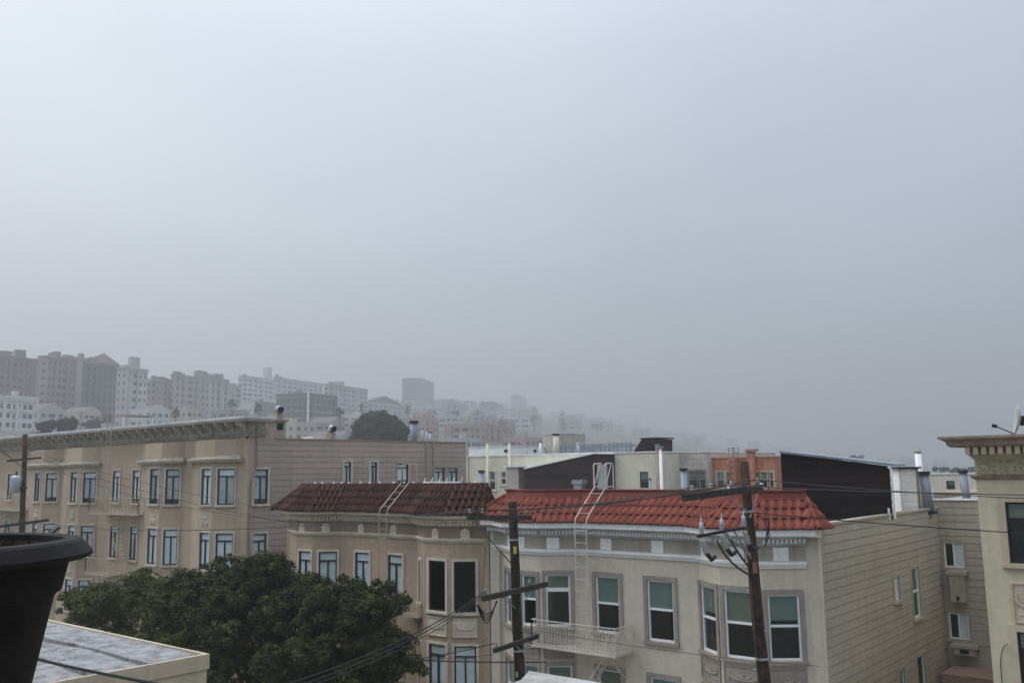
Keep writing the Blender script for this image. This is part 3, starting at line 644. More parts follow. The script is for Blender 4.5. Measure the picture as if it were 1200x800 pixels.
ze2, zt2 = q1 + .01, zz(430, 567, YF + .55)
ev0 = [(xl2, YF + 1.2)] + wl2 + [(xr2, YF + 1.4)]
ev2 = offset_poly(ev0, .50); tp2 = offset_poly(ev0, -.55)
ev2[-2] = Vector((xr2 + .12, YF - .5)); ev2[-1] = Vector((xr2 + .14, YF + .5)); tp2[-2] = Vector((xr2 - .55, YF + .55)); tp2[-1] = Vector((xr2 - .5, YF + .6))
sp2 = mansard(b2, ev2, tp2, ze2, zt2 - .04, .235, 4, 'b', 'darktile', 'tilebase', 'darktile', 1.12)
b = MB(); sweep(b, ev0[:-3] + [(xr2 - .2, YF + .1)], [(-.52, zt2 - .08), (-.50, zt2 - .02), (-.60, zt2 + .05), (-.72, zt2), (-.74, ZR2 - .1)]); b.build('ridge_cap', M['darktile'], b2)
hip_caps(b2, (*ev2[1], ze2 + .05), (*tp2[1], zt2), .09, M['darktile'], 5); hip_caps(b2, (*ev2[-2], ze2 + .05), (*tp2[-2], zt2), .09, M['darktile'], 5)
b = MB()                                               # mortar dabs and bird droppings along the ridge
for k in range(16):
    x = xl2 + 1 + k * (xr2 - xl2 - 1.6) / 16 + random.uniform(-.2, .2); b.lathe((x, YF + .62, zt2 + .0), [(.05, 0), (.045, .06), (.02, .09), (.001, .1)], 6)
b.build('mortar_dab', M['white'], b2, kind='stuff')
xa, xb_ = X(497, YF + .6, 566), X(540, YF + .6, 568); b = MB(); b.abox(xa, xb_, YF + .58, YF + .64, zt2 + .03, zt2 + .09)
for k in range(6): x = xa + (xb_ - xa) * k / 5; b.tube([(x, YF + .6, zt2 + .05), (x + .08, YF + .6, zt2 + .24)], .02, 4)
b.build('ridge_rail', M['white'], b2)
t = thing('fire_ladder', (X(446, 24.3, 640), 24.3, 4), 'tan iron ladder climbing the brown house over its dark tiled roof', 'ladder')
lx2 = X(444, 24.3, 640)
ladder(t, [(lx2, 24.3, 6.2), (lx2, 24.3, q1 - .05), (lx2, 24.36, q1 + .15), (lx2, 25.50, zt2 + .06)], .44, (1, 0, 0), 'irontan', name='ladder_rails', step=.34, r=.022)
b = MB()
for dx in (0, .44): x = lx2 + dx; b.tube([(x, 25.5, zt2 + .05), (x, 25.52, zt2 + .75), (x, 25.62, zt2 + .8), (x, 25.95, zt2 + .8), (x, 25.98, zt2)], .02, 5)
b.build('roof_handrail', M['irontan'], t)
b = MB(); b.tube([(lx2 + .44, 24.3, s0_ - .2), (X(485, YF, 632), YF, s0_ - .12)], .014, 4); b.build('stay_rod', M['irontan'], t)
t = thing('iron_balcony', (X(480, 24.5, 715), 24.5, 6.3), 'small rusty iron balcony rail between tree and the bay of the brown house', 'balcony')
bx0, bx1 = X(466, 24.3, 705), X(492, 24.3, 706); bz = zz(492, 722, 24.3)
b = MB(); b.abox(bx0, bx1, 24.2, 24.95, bz - .06, bz); b.build('platform', M['irontan'], t); railing(t, [((bx0, 24.22, 0), (bx1, 24.22, 0)), ((bx1, 24.22, 0), (bx1, 24.9, 0))], bz, .5, 'irontan')

# ================================================================== 3. the long tan apartment house
SX = -37.38
tn = thing('tan_apartment_house', (-52, 33, 0), 'long tan stucco apartment house with bracketed cornice and bay windows on the left', 'apartment house')
bays = []
for a, b_, c_, d_ in ((225, 232, 249.5, 283), (165, 172, 188, 215.5), (73, 79, 93.5, 116.5), (32, 38, 50, 73)):
    bays.append([X(a, YF, 570), X(b_, YB, 570), X(c_, YB, 570), X(d_, YF, 570)])
    if len(bays) > 1 and bays[-1][3] > bays[-2][0] - .05: bays[-1][3] = bays[-2][0] - .05
XE = -68.0
pts = [(XE, YF)]
for q in reversed(bays): pts += [(q[0], YF), (q[1], YB), (q[2], YB), (q[3], YF)]
pts.append((SX, YF)); FT = chain(pts)
def face_for(px, py):
    best = None
    for F in FT:
        if F.d.y < -.1: continue            # left-angled faces look away
        u, z = F.hit(px, py)
        if 0 < u < F.L:
            p = F.pt(u, 0); dd = p.length
            if best is None or dd < best[0]: best = (dd, F)
    return best[1] if best else FT[0]
SHT = 3.05
ts = Face((SX, YF), (SX, 40.3)); tb = Face((SX, 40.3), (XE, 40.3)); tl = Face((XE, 40.3), (XE, YF))
for r in ((236.5, 247.5, 549, 591), (255, 275, 549, 591), (176, 186.5, 549, 590), (194, 210.5, 549.5, 590.5), (132.2, 140.7, 551.5, 588), (155.5, 164.5, 551, 589),
          (82.8, 91, 553, 588.5), (97.5, 112.5, 553, 588.5), (41, 47, 554, 587), (53.5, 67.5, 554, 587), (9, 15.5, 555, 585)):
    F = face_for((r[0] + r[1]) / 2, (r[2] + r[3]) / 2); a = F.rect(*r)
    a[0] = max(a[0], .1); a[1] = min(a[1], F.L - .1)
    for k in range(4): window(F, (a[0], a[1], a[2] - k * SHT, a[3] - k * SHT), 'casement', tn, 'tan_trim', tw=.08)
for r, fl in (((297.5, 313.5, 549.5, 590), 3), ((402.5, 411, 541, 566), 1), ((433.5, 441.5, 541, 566), 1), ((465.5, 478, 543, 566), 1), ((508.5, 520.5, 548, 569), 1), ((524.5, 535.5, 548, 569), 1)):
    a = ts.rect(*r)
    for k in range(fl): window(ts, (a[0], a[1], a[2] - k * SHT, a[3] - k * SHT), 'casement', tn, 'tan_trim' if fl > 1 or r[0] < 450 else 'tan_side', tw=.09)
ZT = ts.hit(322, 514.5)[1]; ZT2 = ts.hit(545, 518.5)[1]; ZT = (ZT + ZT2) / 2
ob = shell(tn, [(F, 'tan', 'front_wall') for F in FT] + [(ts, 'tan_side', 'side_wall'), (tb, 'tan_side', 'back_wall'), (tl, 'tan_side', 'left_wall')], None, ZT, None, 'roofgravel', ZT - .35)
siding(ts, 0, ZT, .285, M['tan_side'], ob['side_wall'], u0=.28)
b = MB(); ts.box(b, -.04, .28, 0, ZT, -.02, .06); b.build('corner_strip', M['tan'], tn)
u1_ = ts.hit(533, 540)[0]
b = MB()
for px in (499, 507): u = ts.hit(px, 540)[0]; ts.box(b, u - .05, u + .05, 5, ZT, .03, .10)
b.build('siding_batten', M['tan_side'], tn)
uA, uB, uC = 0, ts.hit(312, 500)[0], ts.hit(322, 514)[0]; zA = ts.hit(300, 499)[1]; zC = ZT
b = MB()                                              # stepped parapet at the street end
n0 = len(b.v); prof = [(uA - .01, ZT - .02), (uC, ZT - .02), (uB, zA), (uA - .01, zA)]
for o in (-.2, .01): b.v += [tuple(ts.pt(u, z, o)) for u, z in prof]
b.f += [(n0 + 3, n0 + 2, n0 + 1, n0), (n0 + 4, n0 + 5, n0 + 6, n0 + 7)] + [(n0 + j, n0 + (j + 1) % 4, n0 + 4 + (j + 1) % 4, n0 + 4 + j) for j in range(4)]
b.build('gable_parapet', M['tan_side'], tn)
b = MB(); ts.box(b, uC, ts.L, ZT, ZT + .05, -.25, .06); b.build('wall_coping', M['brownmetal'], tn)
b = MB(); b.abox(XE, SX, 24.99, 25.2, ZT - .05, zA); b.build('front_parapet', M['tan'], tn)
# cornice of the tan house
ztop = zz(265, 488.5, YF - .75); zbr1 = zz(265, 494, YF - .6); zbr0 = zz(265, 505, YF - .3); zmo = zz(265, 512.5, YF - .1)
b = MB(); sweep(b, [(XE, YF), (SX, YF), (SX, YF + 1.0)], [(0, zbr1), (.62, zbr1), (.66, zbr1 + .05), (.78, ztop - .12), (.80, ztop), (0, ztop + .06)]); b.build('cornice', M['zinc'], tn)
b = MB(); sweep(b, [(XE, YF), (SX, YF), (SX, YF + .9)], [(0, zmo), (.08, zmo), (.14, zmo + .12), (.20, zmo + .16), (.20, zmo + .22), (.06, zmo + .26), (.06, zbr1), (0, zbr1)]); b.build('cornice_moulding', M['tan_cornice'], tn)
bm_ = MB(); pf = [(0, 0), (.12, 0), (.20, .12), (.26, .30), (.50, .42), (.55, .50), (.55, zbr1 - zmo - .26), (0, zbr1 - zmo - .26)]
sc_ = (zbr1 - zmo - .27) / .62
pf = [(0, 0), (.10, 0), (.14, .10), (.22, .22), (.50, .36), (.54, .42), (.54, .62), (0, .62)]
for xx in (-.06, .06): bm_.v += [(xx, -o - .06, z * sc_) for o, z in pf]
kk = len(pf); bm_.f += [tuple(range(kk)), tuple(reversed(range(kk, 2 * kk)))] + [(j, kk + j, kk + (j + 1) % kk, (j + 1) % kk) for j in range(kk)]
bme = mesh_only(bm_, 'cornice_bracket', M['tan_trim'])
for k in range(int((SX - XE) / .95)): place('cornice_bracket', bme, Matrix.Translation((SX - .15 - k * .95, YF, zmo + .265)), tn)
for q in bays:                                          # hoods over the bays and trefoil ornaments
    pl_ = [(q[0] - .05, YF), (q[1], YB), (q[2], YB), (q[3] + .05, YF)]; xq = (q[1] + q[2]) / 2
    zh = zz(265, 538, YB) if True else 0
    b = MB(); sweep(b, [(q[0] - .1, YF), (q[1], YB), (q[2], YB), (q[3] + .1, YF)], [(0, zh - .12), (.12, zh - .12), (.18, zh - .03), (.26, zh), (.26, zh + .07), (0, zh + .09)]); b.build('bay_hood', M['tan_trim'], tn)
    b = MB(); o_ = offset_poly(pl_, .24); b.quad((*o_[0], zh + .075), (*o_[1], zh + .075), (*o_[2], zh + .075), (*o_[3], zh + .075))
    tpz = zh + .30
    T = [(q[0] + .2, YF), (q[1] + .1, YF - .25), (q[2] - .1, YF - .25), (q[3] - .2, YF)]
    for j in range(3): b.quad((*o_[j], zh + .072), (*o_[j + 1], zh + .072), (*T[j + 1], tpz), (*T[j], tpz))
    b.quad(*[(*p, tpz) for p in T]); b.build('hood_roof', M['tan_cornice'], tn)
    Fq = [F for F in FT if abs(F.a.x - q[1]) < .01 and abs(F.b.x - q[2]) < .01][0]
    for k in range(2):
        zc = zz(180, 608, YB) - k * SHT; b = MB()
        for du, dz_, r in ((0, .10, .15), (-.14, -.10, .13), (.14, -.10, .13)): b.lathe(Fq.pt(Fq.L / 2 + du, zc + dz_, 0), [(r, 0), (r * .95, .04), (r * .6, .05), (r * .5, .02), (.001, .03)], 10, Fq.n)
        b.build('trefoil_ornament', M['tan_trim'], tn)
def tan_escape(pxa, pxb, yplat, label, lad_up):
    Yo = 24.0; x0, x1 = X(pxa, Yo, yplat), X(pxb, Yo, yplat); z = zz((pxa + pxb) / 2, yplat + 1, Yo)
    t = thing('fire_escape', ((x0 + x1) / 2, 24.5, z), label, 'fire escape')
    b = MB(); b.abox(x0, x1, Yo, Yo + .06, z, z + .10); b.abox(x0, x1, YF - .1, YF - .04, z, z + .08)
    for k in range(int((x1 - x0) / .25)): b.abox(x0 + k * .25, x0 + k * .25 + .16, Yo + .06, YF - .1, z + .02, z + .06)
    b.build('platform', M['irontan'], t)
    railing(t, [((x0, Yo + .02, 0), (x1, Yo + .02, 0)), ((x1, Yo + .02, 0), (x1, YF, 0)), ((x0, Yo + .02, 0), (x0, YF, 0))], z + .1, .8, 'irontan', step=.3)
    xm = x0 + (x1 - x0) * .35
    ladder(t, [(xm, Yo + .3, z + .05), (xm + 1.0, Yo + .3, z - 2.6)], .5, (0, 1, 0), 'irontan', name='stair_ladder', step=.24, r=.03)
    if lad_up:
        lxx = X(123.5, 24.1, 540); ladder(t, [(lxx, 24.1, z + .1), (lxx, 24.1, zz(125, 470, 24.1))], .55, (1, 0, 0), 'irontan', name='roof_ladder', step=.4, r=.02)
tan_escape(104, 161, 602, 'tan iron fire escape landing with tall ladder past the cornice of the tan house', True)
tan_escape(99, 128, 673, 'lower tan iron fire escape landing just above the tree', False)
tan_escape(-25, 24, 597, 'tan iron fire escape landing behind the leftmost utility pole', False)
# roof things on the tan house
hx0 = hx(318, 505, SX - .25); u_a = ts.hit(318, 505)[0]; u_b = ts.hit(339, 505)[0]; zb = ts.hit(330, 493)[1]
t = thing('roof_hatch_house', (SX - .8, YF + (u_a + u_b) / 2, ZT), 'small tan stair box with one window on the tan house roof edge', 'roof hatch')
Fh = Face((SX - .3, YF + u_a), (SX - .3, YF + u_b)); Fh.open = []
rcw = Fh.rect(324.5, 332, 495.5, 504)
window(Fh, rcw, 'fixed', t, None, curtain=False)
b = MB(); Fh.wall(b, ZT - .1, zb); y0, y1 = YF + u_a, YF + u_b; b.quad((SX - .3, y1, ZT - .1), (SX - 1.6, y1, ZT - .1), (SX - 1.6, y1, zb), (SX - .3, y1, zb)); b.quad((SX - 1.6, y0, ZT - .1), (SX - .3, y0, ZT - .1), (SX - .3, y0, zb), (SX - 1.6, y0, zb)); b.quad((SX - 1.6, y1, ZT - .1), (SX - 1.6, y0, ZT - .1), (SX - 1.6, y0, zb), (SX - 1.6, y1, zb))
b.build('wall', M['tan_side'], t)
b = MB(); b.abox(SX - 1.7, SX - .2, y0 - .1, y1 + .1, zb, zb + .09); b.build('roof', M['brownmetal'], t)
cowl((SX - .6, y0 + (y1 - y0) * .75, zb + .09), .55, .17, 'bent metal vent hood on top of the small tan stair box')
pv = hx(388, 516, SX - .4); cowl((SX - .4, pv.y, ZT - .3), 1.0, .17, 'short square duct with bent hood midway along the tan house roof')
for px, py0, py1, r, lb in ((485, 496, 518, .22, 'wide blue grey flue with dark cap on the tan house roof beside the dark tree'), (495, 503, 518, .06, 'thin dark pipe right of the wide blue grey flue'), (500, 505, 518, .05, 'thin white pipe on the tan house roof'), (504, 507, 518, .08, 'short white elbow pipe near the right end of the tan house roof')):
    p = hx(px, 517, SX - .5); h_ = hx(px, py0, SX - .5).z - (ZT - .35); flue((SX - .5, p.y, ZT - .35), h_, r, lb, m='flue' if r > .2 else 'galv', cap='black' if r > .05 else 'galv', capr=1.15)
pk = hx(470, 517, SX - 1.2); b = MB(); b.abox(SX - 1.6, SX - .7, hx(362, 517, SX - 1).y, hx(378, 517, SX - 1).y, ZT - .1, ZT + .22); tag(b.build('skylight', M['zinc'], None), 'low pale skylight curb on the tan house roof', 'skylight')
b = MB(); p = hx(302, 520, SX + .12); b.tube([(SX + .12, YF + .35, zA), (SX + .10, YF + .45, ZT - 1.2), (SX + .10, YF + .12, ZT - 2.2), (SX + .10, YF + .10, 3)], .03, 5); b.build('conduit', M['brownmetal'], tn)
# ================================================================== 4. roof rooms standing on the cream house
def hpt(px, py, z): return hz(px, py, z)
g1 = hz(930, 598, ZR); P1 = hy(918, 590, 28.2); P2 = hy(1045, 590, 31.5)
t = thing('roof_penthouse', ((P1.x + P2.x) / 2, 30.5, ZR), 'dark brown shingled shed with sloping roofline on the cream house roof', 'roof shed')
F = Face((P1.x, P1.y), (P2.x, P2.y)); zl, zr = F.hit(918, 530.5)[1], F.hit(1042, 546)[1]
nr = 9; h0 = ZR - .02
bk = Vector((-.25, 2.6, 0)); bk2 = Vector((-1.3, 2.6, 0))
b = MB(); A, B_ = F.pt(0, h0), F.pt(F.L, h0); Az, Bz = F.pt(0, zl), F.pt(F.L, zr)
b.quad(A, B_, Bz, Az); b.quad(B_, B_ + bk2, Bz + bk2, Bz); b.quad(A + bk, A, Az, Az + bk); b.quad(B_ + bk2, A + bk, Az + bk, Bz + bk2)
pw = b.build('shed_wall', M['dkbrown'], t)
for k in range(nr):                                      # shingle courses, clipped under the sloping eave
    za, zb_ = h0 + k * (zl - h0) / nr, h0 + (k + 1) * (zl - h0) / nr - .01
    ue = F.L if zb_ <= zr else F.L * (zl - zb_) / (zl - zr)
    if ue > .1:
        b = MB(); P = [F.pt(0, za, .03), F.pt(min(F.L, ue + .3) if za > zr else F.L, za, .03), F.pt(ue, zb_, .012), F.pt(0, zb_, .012)]
        b.quad(*P); b.quad(P[1], P[0], F.pt(0, za, 0), F.pt(F.L if za <= zr else min(F.L, ue + .3), za, 0)); b.build('shingle_course', M['dkbrown'], pw)
b = MB(); ou = Vector((0, 0, .07)); d_ = F.n * .12
b.box(Az + d_ - F.d * .12, (Bz - Az) + F.d * .25, bk - d_ * 2, ou); b.build('roof', M['flue'], t)
b = MB(); b.tube([F.pt(F.L * .97, zr - .02, .1), F.pt(F.L * .99, zr - .1, .14), F.pt(F.L * .995, h0 + .02, .14)], .045, 6); b.tube([F.pt(F.L * .93, h0, .2), F.pt(F.L * .93, h0 + .38, .2)], .04, 6); b.build('downpipe', M['white'], t)
q0_, q1_ = hy(1056, 590, 34.6), hy(1081, 588, 35.0)
t = thing('roof_cabin', ((q0_.x + q1_.x) / 2, 35, ZR), 'small white clapboard cabin between the dark shed and the blue grey flue', 'roof cabin')
F = Face((q0_.x, q0_.y), (min(q1_.x, -9.9), q1_.y)); zc1 = F.hit(1065, 549)[1]
b = MB(); poly = [F.pt(0, 0), F.pt(F.L, 0), F.pt(F.L, 0, -2), F.pt(0, 0, -2)]
b.prism([(p.x, p.y) for p in poly], ZR - .05, zc1); wl_ = b.build('cabin_wall', M['white'], t)
nb_ = 7
for k in range(nb_):
    z = ZR + k * (zc1 - ZR) / nb_; b = MB(); F.box(b, .06, F.L - .08, z, z + (zc1 - ZR) / nb_ - .015, .002, .03); b.build('clapboard', M['white'], wl_)
b = MB(); F.box(b, F.L - .08, F.L, ZR, zc1, .0, .05); b.build('corner_board', M['brownmetal'], t)
b = MB(); F.box(b, -.12, F.L + .08, zc1, zc1 + .07, -2.1, .15); b.build('roof', M['black'], t)
def flue_px(px, ybase, ytop, Y, rpx, label, m='flue', cap='black', base_z=None, capr=1.3, tiltpx=0, name='roof_flue'):
    p = hy(px, ybase, Y); zb_ = p.z if base_z is None else base_z; q = hy(px + tiltpx, ytop, Y); dep = (p - CAMP).dot(_F)
    return flue((p.x, Y, zb_), q.z - zb_, rpx / FPX * dep, label, m=m, cap=cap, name=name, capr=capr, tilt=(q.x - hy(px, ytop, Y).x, 0))
flue_px(1089, 588, 556, 35.9, 5.5, 'blue grey flue with black cap beside the white clapboard cabin', base_z=ZR - .02, tiltpx=-4)
flue_px(1134, 586, 554, 39.5, 4.5, 'blue grey flue with black cap at the roof edge left of the yellow house', base_z=10.3, tiltpx=-3)
flue_px(1078, 560, 531, 36, 3.6, 'tall white round vent stack above the white clapboard cabin', m='white', cap='brownmetal', base_z=ZR - .02, capr=1.05)
flue_px(1093, 590, 573, 36.2, .9, 'thin white pipe at the back roof corner of the cream house', m='white', cap='white', base_z=ZR)
# patio clutter: red bench on the roof in front of the dark shed
p = hz(963, 597, ZR); t = thing('roof_bench', (p.x, p.y, ZR), 'low dark red board standing on the roof before the dark brown shed', 'bench')
b = MB(); b.abox(p.x - .9, p.x + .7, p.y, p.y + .3, ZR + .22, ZR + .26); b.build('seat', M['redflash'], t)
for dx in (-.8, .6): b = MB(); b.abox(p.x + dx - .04, p.x + dx + .04, p.y + .03, p.y + .27, ZR, ZR + .22); b.build('leg', M['maroon'], t)

# ================================================================== 5. the beige rear wing between cream and yellow house
YW = YBK + .02; xw0, xw1 = xr - .3, -4.0
t5 = thing('rear_wing', (-7, 39, 0), 'shaded grey beige clapboard rear wing filling the gap beside the yellow cream house', 'building')
F = Face((xw0, YW), (xw1, YW)); ZW = F.hit(1120, 586)[1]
for r in ((1106.5, 1129.5, 635, 664.5), (1112.5, 1136, 718, 748.5)):
    a = F.rect(*r); window(F, a, 'slider', t5, 'side', 'vinyl', tw=.05)
b = MB(); F.wall(b, 0, ZW); w5 = b.build('wall', M['side'], t5)
b = MB(); b.abox(xw0, xw1, YW + .01, YW + 7, 0, ZW - .02); b2_ = MB()
b2_.quad((xw0, YW, ZW - .01), (xw1, YW, ZW - .01), (xw1, YW + 7, ZW - .01), (xw0, YW + 7, ZW - .01)); b2_.build('flat_roof', M['roofgravel'], t5)
b = MB(); b.quad((xw0, YW + 7, 0), (xw0, YW, 0), (xw0, YW, ZW), (xw0, YW + 7, ZW)); b.quad((xw1, YW, 0), (xw1, YW + 7, 0), (xw1, YW + 7, ZW), (xw1, YW, ZW)); b.quad((xw1, YW + 7, 0), (xw0, YW + 7, 0), (xw0, YW + 7, ZW), (xw1, YW + 7, ZW)); b.build('rear_walls', M['side'], t5)
siding(F, 0, ZW, .26, M['side'], w5, pad=.06)
b = MB(); F.box(b, -.1, F.L, ZW, ZW + .05, -.2, .07); b.build('coping', M['zinc'], t5)
for yt, yb, nm, lb in ((672, 703, 'window_box', None), (757, 765, 'window_box', None)):
    a = F.rect(1117 if yt < 700 else 1122, 1134 if yt < 700 else 1146, yt, yb)
    b = MB(); F.box(b, a[0], a[1], a[2], a[3], .05, .45); F.box(b, a[0] - .1, a[1] + .1, a[3], a[3] + .12, .04, .5)
    o = b.build(nm, M['side'], t5); b = MB(); F.box(b, a[0] + .2, a[1] - .2, a[2] + .05, a[2] + .2, .45, .46); b.build('vent_slot', M['black'], o)
b = MB(); F.box(b, F.hit(1120, 770)[0], F.L, 0, F.hit(1130, 778)[1], .05, 2.0); tag(b.build('lean_to', M['brick'], None), 'low lean-to with dark sloped top at the foot of the grey beige rear wing', 'lean-to')
b = MB(); F.box(b, F.hit(1100, 790)[0], F.L - .01, F.hit(1100, 792)[1] - .3, F.hit(1100, 792)[1] - .2, .06, .1); 

# ================================================================== 6. the yellow cream corner house on the right
XC = X(1147, YF, 600); XR = 9.0
t6 = thing('yellow_house', (1.5, 32, 0), 'yellow cream stucco house with brown dentilled cornice at the right edge', 'house')
F6 = Face((XC, YF), (XR, YF)); s6 = Face((XR, YF), (XR, 40)); k6 = Face((XR, 40), (XC, 40)); l6 = Face((XC, 40), (XC, YF))
a = F6.rect(1181, 1212, 588, 660)
a1 = F6.rect(1191, 1222, 742, 815)
dz6 = a[2] - a1[2]
for k in range(4): window(F6, (a[0] + (0.0 if k == 0 else .0), a[1], a[2] - k * dz6, a[3] - k * dz6), 'transom', t6, 'creamwall2', 'black', tw=.16)
for k in range(4): window(F6, (a[0] + 3.5, a[1] + 3.5, a[2] - k * dz6, a[3] - k * dz6), 'transom', t6, 'creamwall2', 'black', tw=.16)
Z6 = zz(1160, 520, YF)
shell(t6, [(F6, 'cornerwall', 'front_wall'), (s6, 'cornerwall', 'side_wall'), (k6, 'cornerwall', 'back_wall'), (l6, 'cornerwall', 'left_wall')], None, Z6, None, 'roofgravel', Z6 - .1)
zt6, zb6 = zz(1150, 510, YF - .62), zz(1150, 523, YF - .55)
b = MB(); sweep(b, [(XC, YF + 1.2), (XC, YF), (XR, YF)], [(0, zb6), (.42, zb6), (.50, zb6 + .05), (.50, zb6 + .12), (.60, zt6 - .08), (.66, zt6 - .06), (.66, zt6), (0, zt6 + .02)]); b.build('cornice', M['brownmetal'], t6)
zq0 = zz(1160, 532, YF - .2)
b = MB(); sweep(b, [(XC, YF + .6), (XC, YF), (XR, YF)], [(0, zq0 - .14), (.08, zq0 - .04), (.12, zq0), (.12, zb6), (0, zb6)]); b.build('bed_moulding', M['creamwall2'], t6)
bd = MB(); bd.abox(-.055, .055, -.30, 0, 0, zb6 - zq0 - .01); dme = mesh_only(bd, 'dentil', M['creamwall2'])
k = 0
while XC - .05 + k * .185 < XR - .2: place('dentil', dme, Matrix.Translation((XC - .05 + k * .185, YF - .10, zq0 + .004)), t6); k += 1
zc0, zc1 = zz(1160, 562, YF), zz(1160, 557, YF)
b = MB(); sweep(b, [(XC, YF + .4), (XC, YF), (XR, YF)], [(0, zc0), (.06, zc0 + .03), (.12, zc1), (0, zc1 + .02)]); b.build('string_course', M['brownmetal'], t6)
b = MB(); F6.box(b, .05, F6.L, zc1 + .03, zq0 - .15, .0, .02)
b.build('pebbledash_frieze', mat('rough_pebbledash', (.42, .36, .25), bump=1, bscale=28, var=.3, scale=14), t6)
a2 = F6.rect(1187, 1222, 683, 730); relief(F6, a2[0], a2[1], a2[2], a2[3], t6, 'creamwall2', 'creamwall2', 2)
b = MB(); pc = F6.hit(1188, 755); b.tube([F6.pt(pc[0] - .12 + .2 * math.cos(t_), pc[1] + .6 * math.sin(t_) - .6, .04) for t_ in [math.pi / 2 + math.pi / 2 * k / 8 for k in range(9)]] + [F6.pt(pc[0] - .32, pc[1] - 3, .04)], .012, 4); b.build('service_conduit', M['wirethin'], t6)
# satellite dish
dc = hy(1191, 493, YF + .6)
t = thing('satellite_dish', (dc.x, dc.y, zt6), 'grey satellite dish with feed arm on the yellow house cornice', 'satellite dish')
ax = Vector((-.93, -.30, .22)).normalized()
b = MB(); b.lathe(dc, [(.001, -.07), (.18, -.055), (.32, -.015), (.42, .03), (.425, .02), (.32, -.03), (.18, -.07), (.001, -.085)], 20, ax); b.build('reflector', mat('dish_grey', (.42, .44, .43), rough=.5, var=.05), t, smooth=True)
l_ = hy(1166, 499, YF + .25)
b = MB(); b.tube([dc - Vector((0, 0, .36)), l_], .016, 5); b.build('feed_arm', M['darkframe'], t)
b = MB(); b.tube([l_ - ax * .05, l_ + ax * .07], .045, 8); b.build('feed_horn', M['black'], t)
b = MB(); b.tube([dc - ax * .08, dc - ax * .25, (dc.x + .22, dc.y + .05, zt6 - .1)], .035, 6); b.abox(dc.x + .08, dc.x + .3, dc.y - .05, dc.y + .12, dc.z - .12, dc.z + .12); b.build('mount', M['darkframe'], t)

# ================================================================== 7. rear row of buildings seen over the roofs
def boxhouse(name, cat, px0, px1, ytop, Y, depth, m, label, wins=(), wstyle='sash', trim=None, frame='vinyl', yref=None, coping='zinc', z0=0, dx_side=0):
    x0, x1 = hy(px0, ytop, Y).x, hy(px1, ytop, Y).x; zt_ = hy((px0 + px1) / 2, ytop, Y).z
    t = thing(name, ((x0 + x1) / 2, Y + depth / 2, z0), label, cat)
    F = Face((x0, Y), (x1, Y))
    for r in wins: window(F, F.rect(*r[:4]), r[4] if len(r) > 4 else wstyle, t, trim, frame, tw=.13, curtain=True)
    b = MB(); F.wall(b, z0, zt_); b.build('wall', M[m], t)
    S = [Face((x1, Y), (x1, Y + depth)), Face((x1, Y + depth), (x0, Y + depth)), Face((x0, Y + depth), (x0, Y))]
    b = MB()
    for s_ in S: s_.wall(b, z0, zt_)
    b.build('side_walls', M[m], t)
    b = MB(); b.quad((x0, Y, zt_ - .25), (x1, Y, zt_ - .25), (x1, Y + depth, zt_ - .25), (x0, Y + depth, zt_ - .25)); b.build('flat_roof', M['roofgravel'], t)
    b = MB(); F.box(b, -.06, F.L + .06, zt_, zt_ + .09, -.25, .06); S[0].box(b, 0, depth, zt_, zt_ + .088, -.25, .055); b.build('coping', M[coping], t)
    return t, F, zt_
YM = 58
tA, FA, zA_ = boxhouse('pale_yellow_house', 'house', 545, 717, 533, YM, 12, 'paleyellow', 'pale yellow stucco house with rear bay and thin vent pipes behind the red roof', [(573.5, 580.5, 552, 574), (587.5, 593, 552.5, 567.5)], 'sash', 'paleyellow')
Fb = Face((hy(600.5, 547, YM - .1).x, YM - .1), (hy(614.5, 547, YM - .1).x, YM - .1))
b = MB(); zz1 = Fb.hit(607, 547)[1]; Fb.box(b, 0, Fb.L, 0, zz1, -.08, .8); b.build('stair_niche', M['beigeback'], tA)
b = MB(); Fb.box(b, -.1, Fb.L + 2.5, zz1, zz1 + .12, -.08, 1.0); b.build('niche_roof', M['zinc'], tA)
b = MB()
for px in (549, 596): u = FA.hit(px, 545)[0]; FA.box(b, u - .05, u + .05, 3, zA_, .02, .08)
b.build('wall_trim', M['beigeback'], tA)
# dark maroon shingled wall with sloping coping
YN = 56.5
a_, b_c = hy(615, 560, YN), hy(717.5, 560, YN); F = Face((a_.x, YN), (b_c.x, YN))
pts_ = [(0, F.hit(615, 549.5)[1]), (F.hit(697, 531.5)[0], F.hit(697, 531.5)[1]), (F.L, F.hit(717, 532)[1])]
t = thing('maroon_stair_house', ((a_.x + b_c.x) / 2, YN + 2, 0), 'dark maroon shingled stair house with white sloping coping and metal door', 'roof shed')
zb0 = 4.0
b = MB(); n0 = len(b.v); out_l = [(0, zb0), (F.L, zb0), (F.L, pts_[2][1]), pts_[1], pts_[0]]
for o in (0, -1.35): b.v += [tuple(F.pt(u, z, o)) for u, z in out_l]
b.f += [tuple(range(5)), tuple(reversed(range(5, 10)))] + [(j, 5 + j, 5 + (j + 1) % 5, (j + 1) % 5) for j in range(5)]
mw = b.build('shingle_wall', M['maroon'], t)
for k in range(16):
    z = 9.2 + k * .3
    if z + .29 > pts_[1][1]: break
    us = 0 if z + .29 < pts_[0][1] else (z + .29 - pts_[0][1]) / (pts_[1][1] - pts_[0][1]) * pts_[1][0]
    b = MB(); F.box(b, us, F.L - .01, z, z + .285, .003, .03); b.build('shingle_course', M['maroon'], mw)
b = MB()
for (u0, z0_), (u1, z1_) in zip(pts_, pts_[1:]): b.box(F.pt(u0, z0_, .12), F.d * (u1 - u0) + Vector((0, 0, z1_ - z0_)), -F.n * 1.5, (0, 0, .12))
b.build('coping', M['white'], t)
